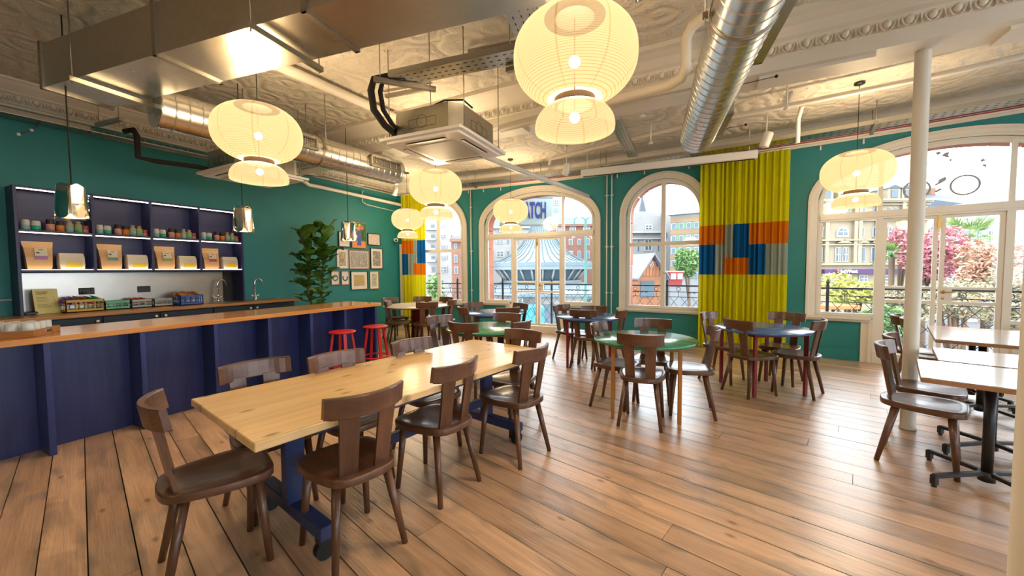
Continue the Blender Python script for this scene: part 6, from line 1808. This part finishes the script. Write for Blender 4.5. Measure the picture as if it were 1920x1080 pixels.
# modern office, angled
p = Dp(1290, 505, 36); ang = YAW - R(38)
t = empty('office_block', (p.x, p.y, GZ), ang, 'brown banded office block with green panels at the right of middle window', 'building')
z0 = Dp(1290, 402, 36).z - GZ
MB().bx(-1.6, 6, 0, 7, 0, z0).build('wall', MATS['render_grey'], t)
MB().rbx(-1.8, 6.2, -.4, 7.2, z0, z0 + .35, .02).build('roof_edge', MATS['ext_white'], t)
for f in range(5):
    zz = z0 - .25 - 1.15 * f
    MB().bx(-1.62, 6, -.06, 0, zz - .45, zz).build('spandrel', MATS['brown_band'], t)
    for k in range(11):
        x = -1.5 + .66 * k
        wv = MB().bx(x, x + .42, -.07, 0, zz - 1.08, zz - .52).build('window', MATS['ext_white'], t)
        MB().bx(x + .05, x + .37, -.09, -.05, zz - 1.03, zz - .57).build('pane', MATS['ext_pane'], wv)
        MB().bx(x + .45, x + .63, -.06, 0, zz - 1.08, zz - .52).build('green_panel', MATS['green_panel'], t)
# timber chalet
p = Dp(1220, 530, 20)
t = empty('timber_chalet', (p.x, p.y, GZ), YAW + R(14), 'timber market chalet with pale grey roof in the square', 'chalet')
kz = lambda y: Dp(1228, y, 20).z - GZ
hw = .74; ze, za = kz(517), kz(480)
MB().add([(-hw, 0, 0), (hw, 0, 0), (hw, 0, ze), (0, 0, za), (-hw, 0, ze), (-hw, 3, 0), (hw, 3, 0), (hw, 3, ze), (0, 3, za), (-hw, 3, ze)], [(0, 1, 2, 3, 4), (5, 6, 7, 8, 9), (0, 5, 9, 4), (1, 6, 7, 2), (0, 1, 6, 5)]).build('wall', MATS['shed_wood'], t)
for k in range(7):
    x = -hw + .08 + .19 * k
    zt_ = ze + (za - ze) * (1 - abs(x + .08) / hw)
    MB().bx(x - .002, x + .165, -.04, 0, ze, max(ze + .02, zt_ - .03)).build('plank', MATS['shed_wood'], t)
for s in (-1, 1):
    m = MB(); m.add([(0, -.35, za + .06), (0, 3.2, za + .06), (s * (hw + .18), 3.2, ze - .18), (s * (hw + .18), -.35, ze - .18), (0, -.35, za + .14), (0, 3.2, za + .14), (s * (hw + .18), 3.2, ze - .10), (s * (hw + .18), -.35, ze - .10)],
                    [(0, 1, 2, 3), (4, 5, 6, 7), (0, 1, 5, 4), (1, 2, 6, 5), (2, 3, 7, 6), (3, 0, 4, 7)]); m.build('roof_slope', MATS['awning_grey'], t)
MB().tube([(0, -.06, za - .2), (.12, -.06, za - .42), (0, -.06, za - .66), (-.12, -.06, za - .42)], .02, 5, closed=True).tube([(-.1, -.06, za - .55), (.1, -.06, za - .28)], .02, 5).build('white_emblem', MATS['white_letter'], t)
MB().bx(-.6, .2, -.04, .0, ze - 1.1, ze - .25).build('hatch_window', MATS['ext_pane'], t)
p = Dp(1262, 533, 23)
t = empty('red_cabin', (p.x, p.y, GZ), YAW, 'red cable car cabin standing beside the chalet', 'cabin')
kz = lambda y: Dp(1262, y, 23).z - GZ
zb, zt = kz(534), kz(510)
MB().add([(-.34, -.4, zb), (.34, -.4, zb), (.34, .4, zb), (-.34, .4, zb), (-.42, -.5, zt), (.42, -.5, zt), (.42, .5, zt), (-.42, .5, zt)], [(0, 1, 2, 3), (4, 5, 6, 7), (0, 1, 5, 4), (1, 2, 6, 5), (2, 3, 7, 6), (3, 0, 4, 7)]).build('body', MATS['kiosk_red'], t)
for s in (-1, 1): MB().bx(s * .19 - .15, s * .19 + .15, -.52, -.44, zt - .42, zt - .08).build('window', MATS['ext_white'], t)
MB().rbx(-.45, .45, -.52, .52, zt, zt + .06, .02).build('roof', MATS['ext_white'], t); MB().bx(-.3, .3, -.3, .3, 0, zb).build('plinth', MATS['render_grey'], t)

# seen through the large right window
z = lambda x, y: (1510 + x / 3.857, 400 + y / 3.857)
wn = [rr4(a, 97, b, 172) + (1,) for a, b in ((112, 150), (212, 302), (378, 410), (472, 512), (582, 628), (682, 730), (-60, -10), (780, 826), (880, 926))]
wn += [rr4(a, 245, b, 350) for a, b in ((112, 148), (208, 250), (260, 302), (358, 386), (396, 425), (465, 505), (582, 628), (682, 730), (780, 826))]
z7 = lambda x, y: (1535 + x / 7.2, 330 + y / 7.2)
wn += [z7(a, 438) + z7(b, 492) for a, b in ((60, 102), (230, 292), (340, 402), (540, 582), (705, 752), (900, 935), (985, 1020), (1090, 1130), (1200, 1240))]
wn += [rr4(a, 445, b, 500) for a, b in ((104, 132), (385, 450), (560, 640))]
t, lx, lz = building('sandstone_bank', 'ornate sandstone building with arched windows and purple fascia', 1490, 1735, 376, 34, 9, 'sandstone', wn, roof=(346, 'slate', .03), arch=True)
for (ya, yb, d) in ((375, 379, .45), (384, 386, .25), (412, 415, .3), (449, 452, .35), (458, 460, .3), (493, 497, .35)): MB().bx(lx(1490), lx(1735), -d, 0, lz(yb), lz(ya)).build('string_course', MATS['sandstone'], t)
for px in (1545, 1598, 1606, 1640, 1686): MB().bx(lx(px) - .16, lx(px) + .16, -.28, 0, lz(495), lz(380)).build('pilaster', MATS['sandstone'], t)
for px in (1543, 1576, 1608, 1667, 1693):
    d = MB().bx(lx(px) - .55, lx(px) + .55, -.2, 3, lz(375), lz(356)).build('dormer', MATS['sandstone'], t)
    MB().bx(lx(px) - .30, lx(px) + .30, -.26, -.15, lz(373), lz(359)).build('dormer_window', MATS['ext_pane'], d)
    MB().add([(lx(px) - .65, -.3, lz(356)), (lx(px) + .65, -.3, lz(356)), (lx(px), -.3, lz(349)), (lx(px) - .65, 3, lz(356)), (lx(px) + .65, 3, lz(356)), (lx(px), 3, lz(349))], [(0, 1, 2), (3, 4, 5), (0, 1, 4, 3), (1, 2, 5, 4), (2, 0, 3, 5)]).build('dormer_gable', MATS['slate'], d)
for a, b in ((1563, 1590), (1603, 1623), (1628, 1645), (1660, 1680)):
    m = MB(); x0_, x1_, z0_, z1_ = lx(a), lx(b), lz(456), lz(449)
    m.add([(x0_, -.35, z0_), (x1_, -.35, z0_), ((x0_ + x1_) / 2, -.35, z1_), (x0_, 0, z0_), (x1_, 0, z0_), ((x0_ + x1_) / 2, 0, z1_)], [(0, 1, 2), (3, 4, 5), (0, 1, 4, 3), (1, 2, 5, 4), (2, 0, 3, 5)]); m.build('pediment', MATS['sandstone'], t)
fa = MB().bx(lx(1538), lx(1735), -.5, 0, lz(513), lz(504.5)).build('fascia', MATS['purple_fascia'], t)
o = text('NatWest', .40, .03, 'white_letter', fa, (lx(1579), -.54, (lz(513) + lz(504.5)) / 2), 1.15, .012)
MB().box((lx(1562) - .02, -.55, (lz(513) + lz(504.5)) / 2), (.10, .06, .22)).box((lx(1563.5) + .06, -.55, (lz(513) + lz(504.5)) / 2 - .04), (.10, .06, .20)).box((lx(1561) - .06, -.55, (lz(513) + lz(504.5)) / 2 + .05), (.10, .06, .12)).build('logo', MATS['logo_red'], fa)
t, lx, lz = building('brick_gable', 'brick gable end with chimney seen above the transom', 1745, 1800, 378, 56, 8, 'brick_red', [], roof=(352, 'slate', .35))
MB().bx(lx(1768), lx(1776), 2, 3.4, lz(378), lz(348)).build('chimney', MATS['brick_red'], t)
building('slate_terrace', 'white terrace with slate roof at the right of the big window', 1795, 1990, 383, 42, 8, 'ext_white', [(1804 + 22 * k, 432, 1814 + 22 * k, 452) for k in range(8)] + [(1804 + 22 * k, 408, 1814 + 22 * k, 422) for k in range(8)] + [(1804 + 22 * k, 466, 1814 + 22 * k, 488) for k in range(8)], roof=(362, 'slate', .02))

# ---- trees and shrubs
def leaf_color(name, cs):
    m, nt, b = new_mat(name); N, L = nt.nodes, nt.links
    g = N.new('ShaderNodeNewGeometry')
    nz = N.new('ShaderNodeTexNoise'); nz.inputs['Scale'].default_value = 3.5; nz.inputs['Detail'].default_value = 3; L.new(g.outputs['Position'], nz.inputs['Vector'])
    rp = N.new('ShaderNodeValToRGB')
    while len(rp.color_ramp.elements) < len(cs): rp.color_ramp.elements.new(.5)
    for i, c in enumerate(cs): rp.color_ramp.elements[i].position = .3 + .4 * i / (len(cs) - 1); rp.color_ramp.elements[i].color = col4([k * .78 for k in c])
    L.new(nz.outputs['Fac'], rp.inputs['Fac']); L.new(rp.outputs['Color'], b.inputs['Base Color']); b.inputs['Roughness'].default_value = .6
    MATS[name] = m
leaf_color('leaves_green', [(.07, .17, .05), (.16, .30, .09), (.24, .36, .12)])
leaf_color('leaves_red', [(.46, .12, .15), (.60, .22, .25), (.60, .36, .32)])
leaf_color('leaves_orange', [(.50, .20, .12), (.56, .30, .20), (.44, .36, .20)])
leaf_color('leaves_yellow', [(.40, .40, .08), (.55, .52, .12), (.22, .32, .08)])
leaf_color('leaves_olive', [(.26, .26, .14), (.38, .34, .22), (.46, .34, .20), (.20, .26, .12)])
leaf_color('leaves_palm', [(.08, .20, .06), (.20, .34, .10), (.46, .44, .14)])
def foliage(mb, c, r, n, size, rnd):
    for _ in range(n):
        u = Vector((rnd.gauss(0, 1), rnd.gauss(0, 1), rnd.gauss(0, 1))).normalized() * rnd.uniform(.45, 1) ** .5
        p = Vector((c[0] + u.x * r[0], c[1] + u.y * r[1], c[2] + u.z * r[2]))
        a = Vector((rnd.gauss(0, 1), rnd.gauss(0, 1), rnd.gauss(0, .6))).normalized(); b = a.cross(Vector((rnd.gauss(0, 1), rnd.gauss(0, 1), rnd.gauss(0, 1)))).normalized()
        s = size * rnd.uniform(.6, 1.3)
        mb.add([p - a * s, p + b * s * .45, p + a * s, p - b * s * .45], [(0, 1, 2, 3)])
def tree(name, px, py, dep, rx, rz_, mat, n, size, label, cat='tree', seed=1, blobs=5):
    rnd = random.Random(seed); c = Dp(px, py, dep); k = dep / F_PX
    t = empty(name, (c.x, c.y, GZ), 0, label, cat)
    zc = c.z - GZ
    MB().tube([(0, 0, 0), (.05, 0, zc * .5), (0, .05, zc)], [.14, .10, .05], 8).build('trunk', MATS['bark'], t)
    for q in range(5):
        a = rnd.uniform(0, 6.28); MB().tube([(0, 0, zc * .55), (rx * k * .4 * math.cos(a), rx * k * .4 * math.sin(a), zc), (rx * k * .7 * math.cos(a), rx * k * .7 * math.sin(a), zc + rz_ * k * .4)], [.05, .035, .012], 6).build('branch', MATS['bark'], t)
    mb = MB()
    for q in range(blobs):
        o = Vector((rnd.uniform(-.5, .5) * rx * k, rnd.uniform(-.5, .5) * rx * k, rnd.uniform(-.5, .5) * rz_ * k)) if q else Vector((0, 0, 0))
        foliage(mb, (o.x, o.y, zc + o.z), (rx * k * .62, rx * k * .62, rz_ * k * .62), n // blobs, size, rnd)
    mb.build('foliage', MATS[mat], t)['kind'] = 'stuff'
tree('street_tree', 1292, 492, 28, 24, 34, 'leaves_green', 2600, .13, 'green leafy tree before the banded office block', seed=3)
tree('maple_tree', 1732, 486, 15, 46, 62, 'leaves_red', 3600, .085, 'crimson leaved tree partly behind the cream column', seed=4)
tree('maple_tree', 1690, 450, 17, 22, 26, 'leaves_red', 1200, .085, 'small crimson crown left of the cream column', seed=14)
tree('orange_shrub', 1850, 505, 13, 46, 52, 'leaves_orange', 3000, .075, 'orange leaved shrub right of the palm', 'shrub', seed=5)
tree('yellow_shrub', 1592, 548, 13, 52, 34, 'leaves_yellow', 2600, .07, 'yellow-green shrub below the bank window', 'shrub', seed=6)
tree('olive_shrub', 1790, 560, 11.5, 70, 46, 'leaves_olive', 4200, .06, 'dense olive shrub below the palm', 'shrub', seed=7, blobs=8)
tree('olive_shrub', 1690, 575, 12, 50, 40, 'leaves_olive', 2600, .06, 'dense olive shrub behind the column', 'shrub', seed=8, blobs=6)
tree('green_shrub', 1640, 600, 12, 50, 32, 'leaves_green', 2200, .07, 'low green shrub behind the railing', 'shrub', seed=9)
tree('olive_shrub', 1905, 560, 12, 50, 60, 'leaves_olive', 2800, .065, 'olive shrub at the right edge of the window', 'shrub', seed=10, blobs=6)
tree('green_tree', 815, 545, 24, 22, 30, 'leaves_green', 1200, .12, 'dark green tree low in the first window', seed=11)
def palm(px, py, dep, r, nf, label, seed):
    rnd = random.Random(seed); c = Dp(px, py, dep); k = dep / F_PX
    t = empty('palm_tree', (c.x, c.y, GZ), 0, label, 'palm'); zc = c.z - GZ; rr = r * k
    MB().tube([(0, 0, 0), (.05, 0, zc * .5), (0, 0, zc)], [.10, .08, .10], 10).build('trunk', MATS['bark'], t)
    for q in range(nf):
        az = 2 * PI * q / nf + rnd.uniform(-.2, .2); el = R(rnd.uniform(-35, 70)); ln = rr * rnd.uniform(.8, 1.1)
        d = Vector((math.cos(az) * math.cos(el), math.sin(az) * math.cos(el), math.sin(el))); s = Vector((-math.sin(az), math.cos(az), 0))
        base = d * ln * .45 + Vector((0, 0, zc)); mb = MB(); mb.tube([(0, 0, zc), base], .012, 5)
        for j in range(13):
            an = R(-62 + 124 * j / 12); v = (d * math.cos(an) + s * math.sin(an)); tip = base + v * ln * .6 * (.7 + .3 * math.cos(an)) + Vector((0, 0, -.12 * ln)); w = s * .018 * (1.4 if True else 1) + Vector((0, 0, .012))
            mid = base.lerp(tip, .5) + Vector((0, 0, .03))
            mb.add([base, mid + w, tip, mid - w], [(0, 1, 2, 3)])
        mb.build('frond', MATS['leaves_palm'], t)
palm(1812, 452, 15, 62, 30, 'tall fan palm seen through the right door glass', 1)
palm(1672, 482, 16, 34, 20, 'small fan palm left of the cream column', 2)
# planter boxes and awnings low in the view
p = Dp(1562, 578, 12); t = empty('awning', (p.x, p.y, p.z), YAW, 'orange awning below the railing at the left of big window', 'awning')
MB().rbx(-.5, .5, -.4, .4, 0, .12, .02).build('canopy', MATS['orange_awning'], t); MB().tube([(0, 0, GZ - p.z), (0, 0, 0)], .04, 8).build('post', MATS['iron_paint'], t)
for i, (px, py, dep, mt, lab) in enumerate(((1275, 560, 17, 'ext_white', 'white parked car in the square below the middle window'), (1310, 552, 31, 'cyan_panel', 'blue parked car under the street tree'), (838, 545, 26, 'ext_white', 'white parked car below the first window'))):
    p = Zp(px, py + 30, GZ) if False else Dp(px, py, dep)
    t = empty('parked_car', (p.x, p.y, GZ), YAW + R(20), lab, 'car', 'parked cars')
    MB().rbx(-2.0, 2.0, -.85, .85, .35, .85, .08).build('body', MATS[mt], t)
    MB().add([(-1.3, -.75, .85), (1.2, -.75, .85), (1.2, .75, .85), (-1.3, .75, .85), (-.8, -.62, 1.42), (.7, -.62, 1.42), (.7, .62, 1.42), (-.8, .62, 1.42)], [(4, 5, 6, 7), (0, 1, 5, 4), (1, 2, 6, 5), (2, 3, 7, 6), (3, 0, 4, 7)]).build('cabin', MATS['ext_pane'], t)
    for a in (-1.25, 1.25):
        for b in (-.8, .8): MB().tube([(a, b - .09, .33), (a, b + .09, .33)], .33, 16).build('wheel', MATS['black_rubber'], t)

# ---- cyclist decal on the upper pane of the big window
dc = empty('window_decal', W(2.75, 2.6, -.066), 0, 'grey cyclist decal on the upper pane of the big window', 'decal'); inv = Matrix.Translation(-dc.location)
paint('decal_grey', (.34, .38, .42), .6)
def dput(mb, nm): o = mb.build(nm, MATS['decal_grey'], dc); o.matrix_parent_inverse = inv
for cx_ in (2.977, 2.53):
    mb = MB(); n = 32; vs = []; fs = []
    for i in range(n):
        a = 2 * PI * i / n
        for r_ in (.117, .140): vs += [W(cx_ + r_ * math.cos(a), 2.548 + r_ * math.sin(a), -.068), W(cx_ + r_ * math.cos(a), 2.548 + r_ * math.sin(a), -.066)]
    for i in range(n):
        p, q = 4 * i, 4 * ((i + 1) % n)
        fs += [(p + 1, q + 1, q + 3, p + 3), (p, p + 2, q + 2, q), (p, q, q + 1, p + 1), (p + 2, p + 3, q + 3, q + 2)]
    mb.add(vs, fs); dput(mb, 'wheel_ring')
def blob(pts, nm):
    mb = MB(); n = len(pts)
    vs = [W(p[0], p[1], -.066) for p in pts] + [W(p[0], p[1], -.068) for p in pts]
    mb.add(vs, [tuple(range(n)), tuple(range(n, 2 * n))] + [(i, (i + 1) % n, n + (i + 1) % n, n + i) for i in range(n)]); dput(mb, nm)
blob([(2.69, 3.035), (2.73, 3.045), (2.755, 3.02), (2.72, 2.995)], 'hat'); blob([(2.75, 2.985), (2.79, 3.02), (2.83, 3.015), (2.815, 2.98), (2.83, 2.945), (2.795, 2.955)], 'shoulder'); blob([(2.825, 2.91), (2.845, 2.93), (2.85, 2.90), (2.835, 2.885)], 'hand')
blob([(2.68, 2.58), (2.73, 2.615), (2.74, 2.66), (2.80, 2.69), (2.81, 2.64), (2.77, 2.61), (2.72, 2.58)], 'leg'); blob([(2.68, 2.545), (2.845, 2.625), (2.845, 2.632), (2.68, 2.552)], 'frame_tube'); blob([(2.70, 2.50), (2.76, 2.54), (2.775, 2.515), (2.72, 2.48)], 'pedal')
blob([(3.10, 2.86), (3.14, 2.885), (3.13, 2.86), (3.165, 2.855), (3.11, 2.83)], 'scarf'); blob([(3.11, 2.79), (3.15, 2.80), (3.155, 2.755), (3.14, 2.765)], 'scarf_end'); blob([(2.99, 2.735), (3.08, 2.745), (3.08, 2.75), (2.99, 2.741)], 'handlebar')
